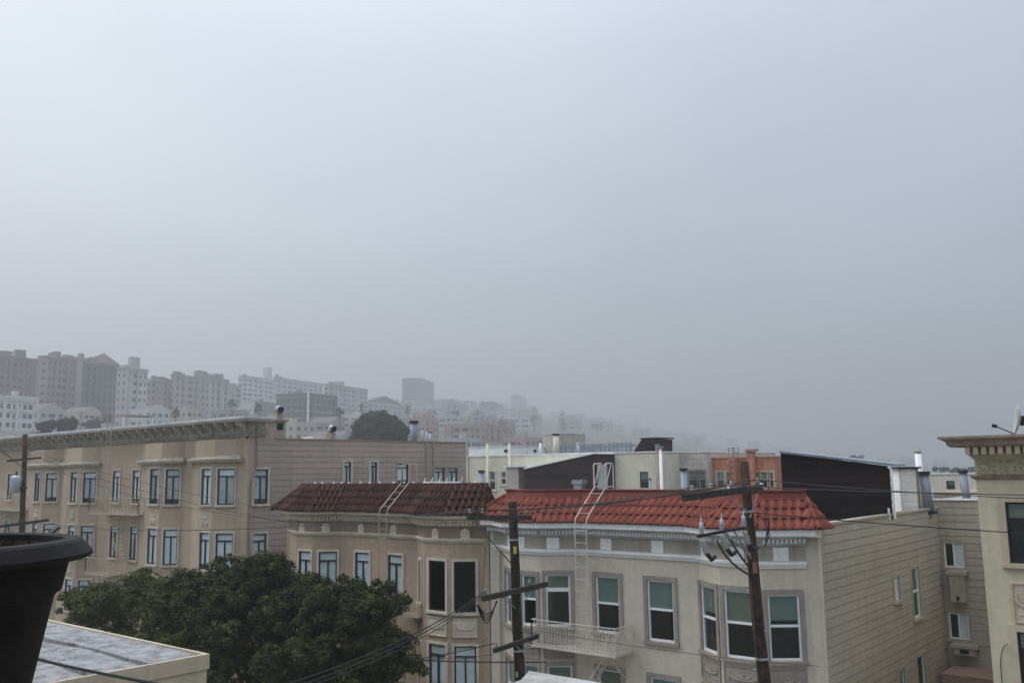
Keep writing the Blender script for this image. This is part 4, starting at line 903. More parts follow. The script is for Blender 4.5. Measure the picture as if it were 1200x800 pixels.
rc = F.rect(701, 712.5, 544, 571); b = MB(); F.box(b, rc[0], rc[1], rc[2] - 1, rc[3], .03, .10); b.build('metal_door', M['galv'], t)
rc = F.rect(680, 684, 562, 571); b = MB(); F.box(b, rc[0] - .2, rc[1] + .2, rc[2] - 1, rc[3] - .3, .03, .6); F.box(b, rc[0] - .3, rc[1] + .35, rc[3] - .3, rc[3], .03, .7); b.build('meter_cabinet', M['galv'], t)
tB, FB, zB_ = boxhouse('white_gable_house', 'house', 718.5, 767.5, 530.5, YN + .4, 12, 'paleyellow', 'off white house wall with one dark sash window right of the maroon wall', [(750, 760, 552.5, 571.5)], 'sash', None, 'darkframe')
YO = 60.5
tC, FC, zC_ = boxhouse('beige_rear_house', 'house', 768, 829.5, 530.5, YO, 12, 'beigeback', 'beige board clad rear house with four grey windows', [(776, 786, 551.5, 572), (788.5, 796, 551.5, 572), (808, 817.5, 551.5, 572), (820, 827, 551.5, 572)], 'sash', 'taupe', 'taupe')
for k in range(6):
    z = zC_ - .45 - k * .42; b = MB(); FC.box(b, .1, FC.L - .05, z, z + .40, .003, .035)
    if k < 3: b.build('siding_board', M['beigeback'], tC)
tD, FD, zD_ = boxhouse('orange_house', 'house', 830.5, 908, 536.5, YO + .6, 12, 'orange', 'orange painted rear house with cream window frames', [(840.5, 848.5, 553, 571), (852, 857.5, 553, 571), (874, 880, 553, 571), (886, 889.5, 553, 571), (892.5, 899.5, 553, 571), (902.5, 906.5, 553, 571)], 'sash', 'creamwall2', 'creamwall2', coping='orange')
b = MB()
for px in (861, 882): u = FD.hit(px, 545)[0]; FD.box(b, u - .28, u + .28, 3, zD_ + (0 if px < 870 else .45), .02, .35)
b.build('chimney_breast', M['orange'], tD)
b = MB(); u = FD.hit(882, 530)[0]; FD.box(b, u - .4, u + .4, zD_ + .45, zD_ + .62, -.1, .45); b.build('chimney_cap', M['brownmetal'], tD)
p = FD.pt(FD.hit(857, 540)[0], zD_); t = thing('roof_ladder_hoop', tuple(p), 'brown ladder hoop rising above the orange house parapet', 'ladder')
ladder(t, [p + Vector((0, -.4, -2)), p + Vector((0, -.4, .75)), p + Vector((0, .3, .75)), p + Vector((0, .3, .1))], .45, (1, 0, 0), 'brownmetal', step=.35, r=.035)
for k in range(7): 
    pass
# brown box and pipes standing on the white gable house
t = thing('roof_box', (hy(760, 528, YN + 2).x, YN + 3, zB_), 'small dark brown sloped box room above the white gable house', 'roof hatch')
Y_ = YN + 1.5; o_ = [hy(x, y, Y_) for x, y in ((741, 531), (772, 531), (772, 514.5), (752, 514.5))]
b = MB(); n0 = 0
for dy in (0, 2): b.v += [(q.x, q.y + dy, q.z) for q in o_]
b.f += [(0, 1, 2, 3), (7, 6, 5, 4)] + [(j, 4 + j, 4 + (j + 1) % 4, (j + 1) % 4) for j in range(4)]; b.build('wall', M['maroon'], t)
b = MB(); b.box(o_[3] + Vector((-.1, -.1, 0)), (o_[2].x - o_[3].x + .2, 0, 0), (0, 2.2, 0), (0, 0, .1)); b.build('roof', M['black'], t)
rc = (hy(757, 519, Y_), hy(766, 526, Y_)); b = MB(); b.abox(rc[0].x, rc[1].x, Y_ - .05, Y_ - .005, rc[1].z, rc[0].z); b.build('hatch', M['dkbrown'], t)
flue_px(772, 572, 522, YN + .15, 2.2, 'brown vertical pipe up the corner of the white gable house', m='brownmetal', cap='galv', base_z=3)
flue_px(775.5, 572, 524, YN + .1, 2.0, 'white vertical vent pipe with cowl next to the brown corner pipe', m='white', cap='galv', base_z=3, capr=2.1)
flue_px(571.5, 575, 520, YM - .5, 1.4, 'tall cream vent pipe on the left of the pale yellow house bay', m='paleyellow', cap='paleyellow', base_z=3, capr=1)
flue_px(597.5, 575, 520, YM - .5, 1.6, 'tall cream vent pipe on the right of the pale yellow house bay', m='paleyellow', cap='paleyellow', base_z=3, capr=1)
flue_px(633.5, 534, 518, YM + .8, 1.4, 'short white vent pipe with dark tip on the pale yellow house parapet', m='white', cap='black', base_z=zA_ - .3)
flue_px(652, 534, 510, YM + 6, 3.4, 'pale square chimney stack behind the pale yellow house', m='paleyellow', cap='black', base_z=zA_ - .3, capr=1.2, name='chimney')
flue_px(678, 534, 520, YM + 4, 1.8, 'stubby grey vent near the top of the sloping white coping', m='galv', cap='white', base_z=zA_ - .3)
flue_px(617, 534, 524, YM + 2, 1.2, 'tiny grey vent in the middle of the pale yellow house roof', m='galv', cap='galv', base_z=zA_ - .3)
flue_px(564.5, 575, 553, YM - 3.5, 3.2, 'blue grey duct with bent cap in front of the pale yellow house', base_z=3)
flue_px(762, 572, 561, YN - 4, 1.2, 'short blue grey flue at the red ridge below the dark sash window', base_z=3, capr=1.8)
flue_px(802, 574, 551, YO - 8, 3.8, 'stout blue grey flue before the beige rear house windows', base_z=3)
flue_px(854, 574, 566, YO - 8, 1.5, 'short dark flue before the orange house left windows', m='galv', base_z=3, capr=1.6)
flue_px(893, 574, 564, YO - 9, 1.8, 'short dark capped flue before the orange house right windows', m='galv', base_z=3, capr=1.5)
for px, r, lb in ((593, 2.6, 'small black satellite dish on the pale yellow roof by the tall pipe'), (627, 2.2, 'small black satellite dish left of the stubby roof chimney')):
    p = hy(px, 528.5, YM + 1); t = thing('satellite_dish', (p.x, p.y, zA_ - .25), lb, 'satellite dish'); rr_ = r / FPX * 75
    b = MB(); b.lathe(p, [(.001, -.05), (rr_ * .6, -.03), (rr_, .03), (rr_ * .6, -.05), (.001, -.07)], 12, Vector((.5, -.8, .3))); b.build('reflector', M['black'], t)
    b = MB(); b.tube([p, (p.x, p.y + .1, zA_ - .25)], .03, 5); b.build('mast', M['galv'], t)
# roof fence and low sheds behind the pale yellow house
t = thing('roof_fence', (hy(700, 528, YM + 9).x, YM + 9, zA_), 'grey slatted roof fence running along the skyline behind the sloping coping', 'fence')
x0, x1 = hy(655, 528, YM + 9).x, hy(745, 528, YM + 9).x; zf_ = hy(700, 519.5, YM + 9).z
for k in range(int((x1 - x0) / .45)): b = MB(); b.abox(x0 + k * .45, x0 + k * .45 + .3, YM + 9, YM + 9.06, zA_ - .3, zf_); b.build('slat', M['flue'], t)
b = MB(); b.abox(x0, x1, YM + 9.06, YM + 9.14, zf_ - .35, zf_ - .2); b.build('rail', M['flue'], t)
boxhouse('white_low_building', 'building', 549, 598, 524, YM + 16, 8, 'white', 'low white roof parapet between the tan wall and the thin cream pipes', coping='zinc')
boxhouse('grey_roof_block', 'building', 636, 655, 508, YM + 22, 5, 'beigeback', 'narrow grey block left of the square chimney stack', coping='zinc')
# far right white building
tE, FE, zE_ = boxhouse('cream_far_house', 'house', 1078, 1150, 555.5, 66, 12, 'paleyellow', 'cream house with two dark windows seen between the flues at right', [(1109, 1119, 563, 573), (1125, 1134, 563, 573)], 'sash', None, 'darkframe')
p0_, p1_ = hy(1093, 578, 50), hy(1148, 578, 50); b = MB(); b.abox(p0_.x, p1_.x, 50, 57, 0, hy(1120, 576.5, 50).z); tag(b.build('low_shed', M['brownmetal'], None), 'low dark brown roof ledge beneath the cream far house', 'shed')
# grey house with dark fire stair between orange house and dark shed
tF, FF, zF_ = boxhouse('grey_gap_house', 'house', 908.5, 960, 541, YO + 3, 10, 'flue', 'narrow dark grey house squeezed between the orange house and dark shed', [(910.5, 914, 548, 566)], 'sash', 'white')

# ================================================================== 8. the near flat white roof
YNR = 9.3; pc = hy(243, 765.5, YNR); zN = pc.z; xN = pc.x
t = thing('near_flat_building', (xN - 6, 3, 0), 'near building with patchy white coated flat roof and cream parapet lower left', 'building')
b = MB(); nx, ny = 44, 30
x0, x1, y0, y1 = xN - 14, xN - .02, -6, YNR - .02
for j in range(ny + 1):
    for i in range(nx + 1):
        x, y = x0 + (x1 - x0) * i / nx, y0 + (y1 - y0) * j / ny; ed = min(i, nx - i, j, ny - j)
        b.v.append((x, y, zN - .03 + (0 if ed == 0 else .022 * math.sin(x * 1.3 + y * .7) + .018 * math.sin(y * 2.1 - x) - .02)))
for j in range(ny):
    for i in range(nx): q = j * (nx + 1) + i; b.f.append((q, q + 1, q + nx + 2, q + nx + 1))
b.build('roof_membrane', M['roofwhite'], t, smooth=True)
b = MB(); b.abox(x0, xN, y0, YNR, 0, zN - .16); b.build('wall', M['creamwall2'], t)
Fw = Face((xN, y0), (xN, YNR)); b = MB(); Fw.box(b, 0, Fw.L + .03, zN - .26, zN, -.04, .03); Ff = Face((xN, YNR), (x0, YNR)); Ff.box(b, .04, Ff.L, zN - .258, zN - .002, -.04, .03); b.build('edge_band', M['creamwall2'], t)
for k in range(1, 9):
    y = YNR - .1 - k * .95; b = MB(); n_ = 26
    for j in range(n_):
        xa_, xb2 = x0 + (x1 - x0) * j / n_, x0 + (x1 - x0) * (j + 1) / n_; w1, w2 = .03 * math.sin(j * .9 + k), .03 * math.sin((j + 1) * .9 + k)
        b.quad((xa_, y + w1, zN + .012), (xb2, y + w2, zN + .012), (xb2, y + w2 + .07, zN + .008), (xa_, y + w1 + .07, zN + .008))
        b.quad((xa_, y + w1, zN - .05), (xb2, y + w2, zN - .05), (xb2, y + w2, zN + .012), (xa_, y + w1, zN + .012))
    b.build('membrane_seam', M['roofwhite'], t)
b = MB()
for k in range(260):
    x, y, s_ = random.uniform(xN - 9, xN - .1), random.uniform(0, YNR - .1), random.uniform(.006, .022); b.lathe((x, y, zN - .02), [(s_, 0), (s_ * .8, s_ * .5), (.001, s_ * .6)], 5)
b.build('grit', M['land'], t, kind='stuff')
b = MB(); p = hz(86, 746, zN); b.lathe((p.x, p.y, zN - .08), [(.36, 0), (.34, .03), (.22, .075), (.08, .09), (.001, .092)], 14); b.build('roof_bump', M['roofwhite'], t)

# ================================================================== 9. the planter and the deck we stand on
b = MB(); b.abox(-1.6, 2.2, -4, .9, 0, H - 1.6); dk = b.build('deck_wall', M['cornerwall'], None); tag(dk, 'wall of the roof deck below the camera', 'deck')
pc = at(-127, 640, 1.30); R0 = .260; zr_ = pc.z + .004
t = thing('planter_pot', (pc.x, pc.y, zr_ - .45), 'large dark charcoal plastic planter pot with rolled rim at lower left', 'planter')
b = MB(); cx_ = (pc.x, pc.y, zr_)
b.lathe(cx_, [(R0 - .036, -.016), (R0 - .034, -.003), (R0 - .030, .0), (R0 - .014, -.001), (R0 - .009, -.004), (R0 + .006, -.021), (R0 + .006, -.026), (R0 + .001, -.029), (R0 - .030, -.029)], 160); b.build('rim', M['pot'], t)
b = MB(); b.lathe(cx_, [(R0 - .025, -.028), (R0 - .035, -.078), (R0 - .041, -.081), (R0 - .045, -.088), (R0 - .112, -.45), (.001, -.45)], 160); b.build('body', M['pot'], t, smooth=False)
b = MB(); b.lathe(cx_, [(R0 - .045, -.012), (R0 - .052, -.05), (R0 - .06, -.06)], 48); b.lathe(cx_, [(R0 - .055, -.055), (.12, -.045), (.001, -.05)], 48); b.build('soil', M['soil'], t)
b = MB(); b.abox(pc.x - 1.2, pc.x + .35, pc.y - .3, pc.y + .3, H - 2.1, zr_ - .45); tag(b.build('parapet_ledge', M['concrete'], None), 'concrete ledge that carries the dark planter pot', 'ledge')
b = MB(); b.abox(pc.x - 1.2, -1.6, -.5, pc.y + .3, 0, H - 2.1); tag(b.build('deck_base', M['cornerwall'], None), 'wall below the ledge with the planter pot', 'wall')
# white railing cap bottom centre
zc_ = H - .90; A1 = hz(620, 785.5, zc_); B1 = hz(712, 800.5, zc_); A2 = hz(610.5, 796, zc_)
dX = (B1 - A1).normalized(); dE = (A2 - A1)
t = thing('white_parapet', (A1.x, A1.y, 0), 'weathered white parapet cap corner at the bottom centre', 'parapet')
b = MB(); Bx = A1 + dX * 2.2; poly = [A2 + dE * 2.0, A2 + dE * 2.0 + dX * 2.4, Bx, A1]
poly = [(p.x, p.y) for p in [A1, A2, A2 + Vector((.05, -.5, 0)), Bx + Vector((0, -.5, 0)), Bx]]
b.prism(poly, zc_ - .10, zc_); b.build('cap', mat('chalky_white_paint', (.36, .36, .34), var=.25, scale=9, streak=.1, bump=.6), t)
b = MB(); b.prism([(x + (.05 if i < 3 else -.05), y - (.05 if i in (0, 4) else -.03)) for i, (x, y) in enumerate(poly)], 0, zc_ - .10); b.build('wall', M['cornerwall'], t)

# ================================================================== 10. trees
def crown_mesh(mb, lobes, clumps, leaves, crad, lsize, seed, core=.0):
    r_ = np.random.RandomState(seed); V = []; 
    tot = sum(a[3] * a[4] * a[5] for a in lobes) ** 1.0
    for cx, cy, cz, rx, ry, rz_ in lobes:
        nC = max(4, int(clumps * (rx * ry * rz_) ** .667 / sum((a[3] * a[4] * a[5]) ** .667 for a in lobes)))
        d = r_.normal(size=(nC, 3)); d /= np.linalg.norm(d, axis=1)[:, None]; d[:, 2] = np.where(d[:, 2] < -.5, -d[:, 2], d[:, 2])
        rad = r_.uniform(.62, 1.08, nC); cc = np.stack([cx + d[:, 0] * rx * rad, cy + d[:, 1] * ry * rad, cz + d[:, 2] * rz_ * rad], 1)
        for k in range(nC):
            cr_ = crad * r_.uniform(.6, 1.35); p = r_.normal(size=(leaves, 3)); p /= np.linalg.norm(p, axis=1)[:, None]; p *= (r_.uniform(.25, 1, leaves) ** .5)[:, None] * cr_
            p[:, 2] *= .85; nrm = p / cr_ + d[k] * .5 + r_.normal(size=(leaves, 3)) * .55 + [0, 0, .25]; nrm /= np.linalg.norm(nrm, axis=1)[:, None]
            a = np.cross(nrm, r_.normal(size=(leaves, 3))); a /= np.linalg.norm(a, axis=1)[:, None]; b_ = np.cross(nrm, a)
            s = lsize * r_.uniform(.7, 1.3, leaves)[:, None]; c = p + cc[k]
            q = np.stack([c - a * s, c + b_ * s * .42 + nrm * s * .1, c + a * s, c - b_ * s * .42 + nrm * s * .1], 1); V.append(q.reshape(-1, 3))
    V = np.concatenate(V); n = len(V) // 4
    return V, np.arange(len(V)).reshape(n, 4)
def rough(lobes, seed):
    r_ = random.Random(seed); o = []
    for l in lobes:
        cx, cy, cz, rx, ry, rz_ = l; o.append((cx, cy, cz, rx * .80, ry * .80, rz_ * .80))
        for k in range(int(5 + rx * rz_ * 1.6)):
            a, e_ = r_.uniform(0, 2 * math.pi), math.asin(r_.uniform(-.35, 1)); s_ = r_.uniform(.45, .95)
            o.append((cx + rx * .82 * math.cos(a) * math.cos(e_), cy + ry * .82 * math.sin(a) * math.cos(e_), cz + rz_ * .84 * math.sin(e_), s_, s_, s_ * .7))
    return o
def tree(name, base, lobes, clumps, leaves, crad, lsize, seed, label, leafmat='leaf', trunk_r=.22, group=None, cat='tree', limbs=True):
    t = thing(name, base, label, cat, group)
    V, Fc = crown_mesh(None, rough(lobes, seed) if leafmat in ('leaf', 'leaf2') else (rough(lobes, seed) if limbs is None else lobes), clumps, leaves, crad, lsize, seed)
    V = V - np.array(base); me = bpy.data.meshes.new('crown'); me.vertices.add(len(V)); me.vertices.foreach_set('co', V.astype('f').ravel())
    me.loops.add(Fc.size); me.loops.foreach_set('vertex_index', Fc.ravel().astype('i')); me.polygons.add(len(Fc)); me.polygons.foreach_set('loop_start', np.arange(0, Fc.size, 4, dtype='i')); me.update(calc_edges=True)
    me.materials.append(M[leafmat]); o = bpy.data.objects.new('crown', me); C.objects.link(o); o.parent = t
    B = Vector(base); top = Vector(lobes[0][:3])
    b = MB(); mid = B.lerp(top, .5) + Vector((.1, .05, 0)); b.tube([B - Vector((0, 0, .1)), B + Vector((0, 0, .4)), mid, top], [trunk_r * 1.3, trunk_r, trunk_r * .75, trunk_r * .3], 8); b.build('trunk', M['bark'], t, smooth=True)
    if limbs:
        b = MB()
        for l in lobes:
            q = Vector(l[:3]); s_ = B.lerp(top, .35); b.tube([s_, s_.lerp(q, .5) + Vector((0, 0, .3)), q], [trunk_r * .55, trunk_r * .38, trunk_r * .12], 6)
        b.build('limb', M['bark'], t, smooth=True)
    return t
def lobe(px, py, Y, rpx, rpy, ry=None):
    c = hy(px, py, Y); dep = (c - CAMP).dot(_F); k = dep / FPX
    return (c.x, c.y, c.z, rpx * k * 1.12, (ry if ry else rpx * k * .9), rpy * k)
TY = 20.6
def base_at(px, Y): p = hy(px, 760, Y); return (p.x, p.y, .15)
tree('street_tree', base_at(310, TY), [lobe(300, 755, TY, 85, 85), lobe(305, 705, TY, 52, 55), lobe(258, 725, TY - .6, 48, 52), lobe(346, 748, TY - .8, 52, 58), lobe(300, 800, TY - 1, 85, 50), lobe(380, 730, TY, 30, 36), lobe(316, 688, TY, 32, 30), lobe(270, 690, TY, 34, 28)], 1000, 115, .27, .066, 3, 'bushy dark green street tree with highest crown before the tan house corner')
tree('street_tree', base_at(165, TY), [lobe(180, 735, TY, 60, 48), lobe(150, 708, TY, 42, 32), lobe(215, 712, TY - .5, 42, 40), lobe(112, 716, TY, 32, 26), lobe(88, 712, TY + .3, 12, 9), lobe(190, 768, TY - 1, 60, 40), lobe(240, 745, TY - .6, 46, 50), lobe(130, 722, TY - .4, 36, 32)], 760, 115, .27, .066, 5, 'yellow green street tree behind the flat white roof at left', leafmat='leaf2')
tree('street_tree', base_at(440, TY), [lobe(410, 775, TY, 66, 62), lobe(425, 712, TY, 28, 24), lobe(446, 742, TY, 28, 34), lobe(450, 782, TY, 26, 40), lobe(395, 722, TY, 30, 34), lobe(356, 714, TY, 30, 30), lobe(396, 738, TY - .6, 40, 45), lobe(370, 800, TY - 1, 60, 45)], 820, 115, .27, .066, 9, 'dark street tree reaching to the bay of the brown house')

# ================================================================== 11. utility poles, cross arms, wires
POLES = {}
def pole(px_t, py_t, px_b, py_b, Y, rt, rb, label, m='pole'):
    a, b_ = hy(px_t, py_t, Y), hy(px_b, py_b, Y); d = (b_ - a); bot = a + d * ((a.z - .15) / (a.z - b_.z))
    t = thing('utility_pole', (bot.x, bot.y, .15), label, 'utility pole', 'wooden utility poles along the street')
    b = MB(); n = 12; b.tube([bot.lerp(a, k / n) + Vector((.015 * math.sin(k * 2.1), .015 * math.cos(k * 1.7), 0)) for k in range(n + 1)], [rb + (rt - rb) * k / n for k in range(n + 1)], 14)
    b.build('pole_shaft', M[m], t, smooth=True)
    b = MB(); g_ = [bot.lerp(a, k / 6) + Vector((.0, -(rb + (rt - rb) * k / 6) - .012, 0)) for k in range(6)]; b.tube(g_, .012, 5); b.build('ground_wire', M['cable'], t)
    for k in range(9):
        f_ = .30 + k * .075; c = bot.lerp(a, f_); rr2 = rb + (rt - rb) * f_; s2 = 1 if k % 2 else -1
        b = MB(); b.tube([c + Vector((s2 * rr2 * .8, 0, 0)), c + Vector((s2 * (rr2 + .10), -.02, 0)), c + Vector((s2 * (rr2 + .11), -.02, .03))], .010, 5); b.build('step_bolt', M['galv'], t)
    for f_ in (.62, .9):
        c = bot.lerp(a, f_); rr2 = rb + (rt - rb) * f_ + .006; b = MB(); b.tube([c, c + (a - bot).normalized() * .05], rr2 + .004, 14); b.build('steel_band', M['galv'], t)
    b = MB(); c = bot.lerp(a, .56) + Vector((.04, -(rb + (rt - rb) * .56) - .004, 0)); b.abox(c.x - .04, c.x + .04, c.y - .012, c.y, c.z, c.z + .14); b.build('number_tag', M['galv'], t)
    b = MB(); b.tube([a - Vector((0, 0, .02)), a + Vector((0, 0, .015))], rt * .98, 14); b.build('pole_top', M['arm'], t)
    return t, a, bot
def arm(t, P, Q, w_=.055, h_=.07, m='arm'):
    P, Q = Vector(P), Vector(Q); d = Q - P; s_ = d.cross(Vector((0, 0, 1))).normalized() * w_; b = MB()
    upv = s_.cross(d).normalized() * h_
    if upv.z < 0: upv = -upv
    b.box(P - s_ - upv, d, s_ * 2, upv * 2); return b.build('cross_arm', M[m], t)
def insul(t, p, r=.042, m='porcelain'):
    b = MB(); b.lathe(p, [(.015, -.02), (.015, .05), (r, .055), (r * 1.05, .085), (r * .55, .10), (r * .9, .12), (r * .8, .155), (.001, .17)], 8); b.build('insulator', M[m], t, smooth=True)
    return Vector(p) + Vector((0, 0, .13))
YP = 20.6
p1, p1t, p1b = pole(600.5, 588, 609, 800, YP, .125, .195, 'dark wooden utility pole with three cross arms before the cream house left bay', m='poledark')
p2, p2t, p2b = pole(871.5, 541, 895, 800, YP, .115, .20, 'leaning brown utility pole with ceramic fuse cutouts before the red roof')
p3, p3t, p3b = pole(29.5, 509, 26, 620, YP, .12, .16, 'distant utility pole with transformer can before the tan house at left')
def ypos(px, py, X0):                    # point on the vertical plane x = X0
    return hx(px, py, X0)
def arm_px(t, xpole, pa, pb, off=.22, **k):
    A, B_ = hx(*pa, xpole + off), hx(*pb, xpole + off); return arm(t, A, B_, **k), A, B_
# pole 1
x1_ = p1t.x
_, a1, b1 = arm_px(p1, x1_, (548, 606), (622, 606.5)); _, a2, b2_2 = arm_px(p1, hy(603, 690, YP).x, (566, 701), (640, 684), w_=.06, h_=.075); _, a3, b3 = arm_px(p1, hy(606, 750, YP).x, (579, 762), (630, 745), w_=.05, h_=.06)
I1 = [insul(p1, a1.lerp(b1, f) + Vector((0, 0, .07))) for f in (.03, .22, .49, .92)]
I2 = [insul(p1, a2.lerp(b2_2, f) + Vector((0, 0, .075)), .045) for f in (.04, .72)]
I3 = [insul(p1, a3.lerp(b3, f) + Vector((0, 0, .06)), .04) for f in (.05, .95)]
def brace(t, A, B_, r=.016): b = MB(); b.tube([A, B_], r, 5); b.build('brace', M['galv'], t)
mid2 = a2.lerp(b2_2, .55); brace(p1, a2.lerp(b2_2, .25), mid2 - Vector((.1, 0, .55))); brace(p1, a2.lerp(b2_2, .85), mid2 - Vector((.1, 0, .55)))
brace(p1, a3.lerp(b3, .45), a3.lerp(b3, .7) - Vector((0, 0, .4)))
b = MB()
for k in range(4):
    c = a2 + Vector((0, .2 - .02 * k, -.12)); b.tube([c + Vector((.03 * k, -.45 + .9 * s_ / 8 * .9, -.55 * math.sin(math.pi * s_ / 8) * (1 - .15 * k))) for s_ in range(9)], .016, 4)
b.build('cable_loop', M['cable'], p1)
b = MB(); q = hy(604, 644, YP - .15); b.abox(q.x - .03, q.x + .05, q.y - .06, q.y, q.z - .1, q.z + .1); b.build('yellow_marker', mat('faded_yellow_tag', (.5, .38, .08)), p1)
# pole 2
_, c1, d1 = arm_px(p2, p2t.x, (801, 583), (892, 571), w_=.055, h_=.075)
J1 = [insul(p2, c1.lerp(d1, f) + Vector((0, 0, .075)), .045) for f in (.10, .32, .58, .95)]
brace(p2, c1.lerp(d1, .45), hy(877, 600, YP - .1)); brace(p2, c1.lerp(d1, .97), hy(879, 606, YP - .1))
_, c2, d2 = arm_px(p2, hy(878, 620, YP).x, (818, 628), (872, 618), w_=.03, h_=.03, m='cable')
for f, dz_ in ((.05, -.05), (.48, .06), (.98, .12)):
    c = c2.lerp(d2, f); b = MB(); b.lathe(c + Vector((.12, 0, -.38)), [(.04, 0), (.07, .03), (.045, .06), (.08, .10), (.045, .14), (.08, .18), (.045, .22), (.07, .26), (.05, .32), (.001, .33)], 9, (-.25, -.1, 1)); b.build('fuse_cutout', M['porcelain'], p2, smooth=True)
    b = MB(); b.lathe(c + Vector((-.05, .15, .0)), [(.04, 0), (.07, .03), (.045, .06), (.07, .09), (.045, .12), (.07, .15), (.045, .19), (.05, .26), (.012, .28), (.010, .40), (.001, .41)], 9); b.build('arrester', M['galv'], p2, smooth=True)
    b = MB(); b.tube([c + Vector((.12, 0, -.36)), c + Vector((.2, .08, -.5)), c + Vector((.22, .2, -.45))], .05, 6); b.build('fuse_base', M['black'], p2)
brace(p2, c2.lerp(d2, .5), hy(880, 650, YP - .1), .025); brace(p2, c2.lerp(d2, .75), hy(881, 655, YP - .1), .025)
b = MB()
for (sx_, sy_), (mx_, my_), (ex, ey) in (((840, 632), (852, 662), (884, 676)), ((852, 625), (866, 652), (885, 672))):
    A, Mi, E_ = hy(sx_, sy_, YP - .1), hy(mx_, my_, YP - .2), hy(ex, ey, YP - .12)
    b.tube([(A * (1 - t_) ** 2 + Mi * 2 * t_ * (1 - t_) + E_ * t_ ** 2) for t_ in [k / 10 for k in range(11)]], .028, 6)
b.build('riser_cable', M['cable'], p2, smooth=True)
b = MB(); c0 = hy(878, 580, YP - .12)
for k in range(3): b.tube([hy(897 - 3 * k, 592 + 5 * k, YP + .1), hy(902, 610 + 8 * k, YP - .2), hy(898 - k, 628 + 6 * k, YP - .1)], .014, 4)
b.build('loose_tap_wire', M['cable'], p2)
b = MB()
for k, (px, py) in enumerate(((884, 664),)): q = hy(px, py, YP - .17); b.abox(q.x - .03, q.x + .06, q.y - .03, q.y + .04, q.z - .14, q.z + .12)
b.build('bare_wood_patch', mat('raw_wood', (.20, .11, .06), bump=.6), p2)
# pole 3 with transformer
tp_ = hx(21, 567, p3t.x + .15); b = MB(); b.lathe((tp_.x, tp_.y - .1, tp_.z - .45), [(.001, 0), (.26, 0), (.28, .05), (.28, .78), (.24, .86), (.10, .92), (.001, .92)], 14); b.build('transformer', M['galv'], p3, smooth=True)
b = MB(); b.tube([(tp_.x, tp_.y - .1, tp_.z + .46), (tp_.x, tp_.y - .1, tp_.z + .7)], [.06, .03], 6); b.abox(tp_.x + .1, tp_.x + .35, tp_.y, tp_.y + .35, tp_.z - .25, tp_.z - .15); b.build('bushing', M['black'], p3)
_, e1, f1 = arm_px(p3, p3t.x, (-4, 617), (57, 609), w_=.06, h_=.07); _, e2, f2 = arm_px(p3, p3t.x, (8, 540), (48, 536), w_=.05, h_=.05)
K1 = [insul(p3, e1.lerp(f1, f) + Vector((0, 0, .07))) for f in (.15, .4, .75, .95)]
brace(p3, e1.lerp(f1, .3), e1.lerp(f1, .55) - Vector((0, 0, .5)))
for a_, b__ in (((66, 619), (57, 628)),):
    b = MB(); b.tube([hx(70, 617, p3t.x + .3), hx(57, 627, p3t.x + .3)], .10, 8); b.build('streetlight_head', M['darkframe'], p3)
# unseen next pole to the right carries the wires
b = MB(); p4 = thing('utility_pole', (16, YP, .15), 'wooden utility pole carrying the wires beyond the right edge', 'utility pole', 'wooden utility poles along the street')
b.tube([(16, YP, .1), (16, YP, 12.9)], [.18, .12], 12); b.build('pole_shaft', M['pole'], p4, smooth=True); arm(p4, (16, YP - 1.2, 12.2), (16, YP + 1.2, 12.2)); arm(p4, (16, YP - .9, 11.2), (16, YP + .9, 11.2))
def wire(A, B_, sag, r, label, m='wirethin', group='overhead wires'):
    A, B_ = Vector(A), Vector(B_); n = 24; b = MB()
    b.tube([A.lerp(B_, k / n) - Vector((0, 0, 4 * sag * (k / n) * (1 - k / n))) for k in range(n + 1)], r, 5)
    return tag(b.build('wire', M[m], None), label, 'wire', group)
for k, (A, B_) in enumerate(((I1[1], J1[0]), (I1[2], J1[1]), (I1[3], J1[2]))):
    wire(A, B_, .12, .009, ['front', 'middle', 'rear'][k] + ' wire of the three crossing the red roof between the two poles')
wire(I1[0], J1[3], .2, .016, 'thickest black wire sagging across the red tiled roof', 'cable')
wire(J1[1], (16, YP - .5, 12.35), .45, .010, 'upper wire running right over the dark brown shed to the yellow house')
wire(J1[3], (16, YP + 1.0, 12.35), .75, .010, 'middle wire running right past the clapboard rear wing')
wire(hy(880, 600, YP), (16, YP - .8, 11.35), .5, .012, 'lower wire running right across the rear wing top and yellow house', 'cable')
wire(I1[0], K1[0], .5, .010, 'long wire from the cream house pole to the leftmost pole'); wire(I1[1], K1[1], .55, .010, 'second long wire from the cream house pole towards the leftmost pole')
wire(hx(31, 531, p3t.x), hy(341, 612, YF - .3), .35, .012, 'wire dropping from the leftmost pole to the brown house eave')
wire(hx(33, 527, p3t.x), hy(325, 597, YF - .3), .25, .009, 'upper thin wire crossing the tan house windows')
wire(hx(34, 538, p3t.x), hy(337, 610, YF - .4), .55, .010, 'lower thin wire crossing the tan house windows')
wire(hx(31, 512, p3t.x), hx(-90, 470, -60), .2, .010, 'wire leaving the leftmost pole top to the left')
wire(hx(27, 548, p3t.x), hx(-60, 470, -50), .1, .02, 'thick guy wire sloping up left of the leftmost pole', 'cable')
for k, (ex, ey) in enumerate(((300, 809), (316, 812), (350, 806))):
    A = I2[0] + Vector((0, 0, -.05 * k)); E_ = at(ex - 60, ey + 22, 9.5); wire(A, E_, .25, [.014, .011, .009][k], ['thick black cable', 'second black cable', 'third thinner cable'][k] + ' descending left from the middle cross arm across the tree', 'cable')
wire(I3[0], hx(440, 775, -30), .12, .014, 'dark cable leaving the lowest cross arm behind the tree at left', 'cable')
wire(a3 + Vector((0, 0, -.1)), hx(300, 742, -36), .5, .009, 'thin pale wire below the brown house relief panels')
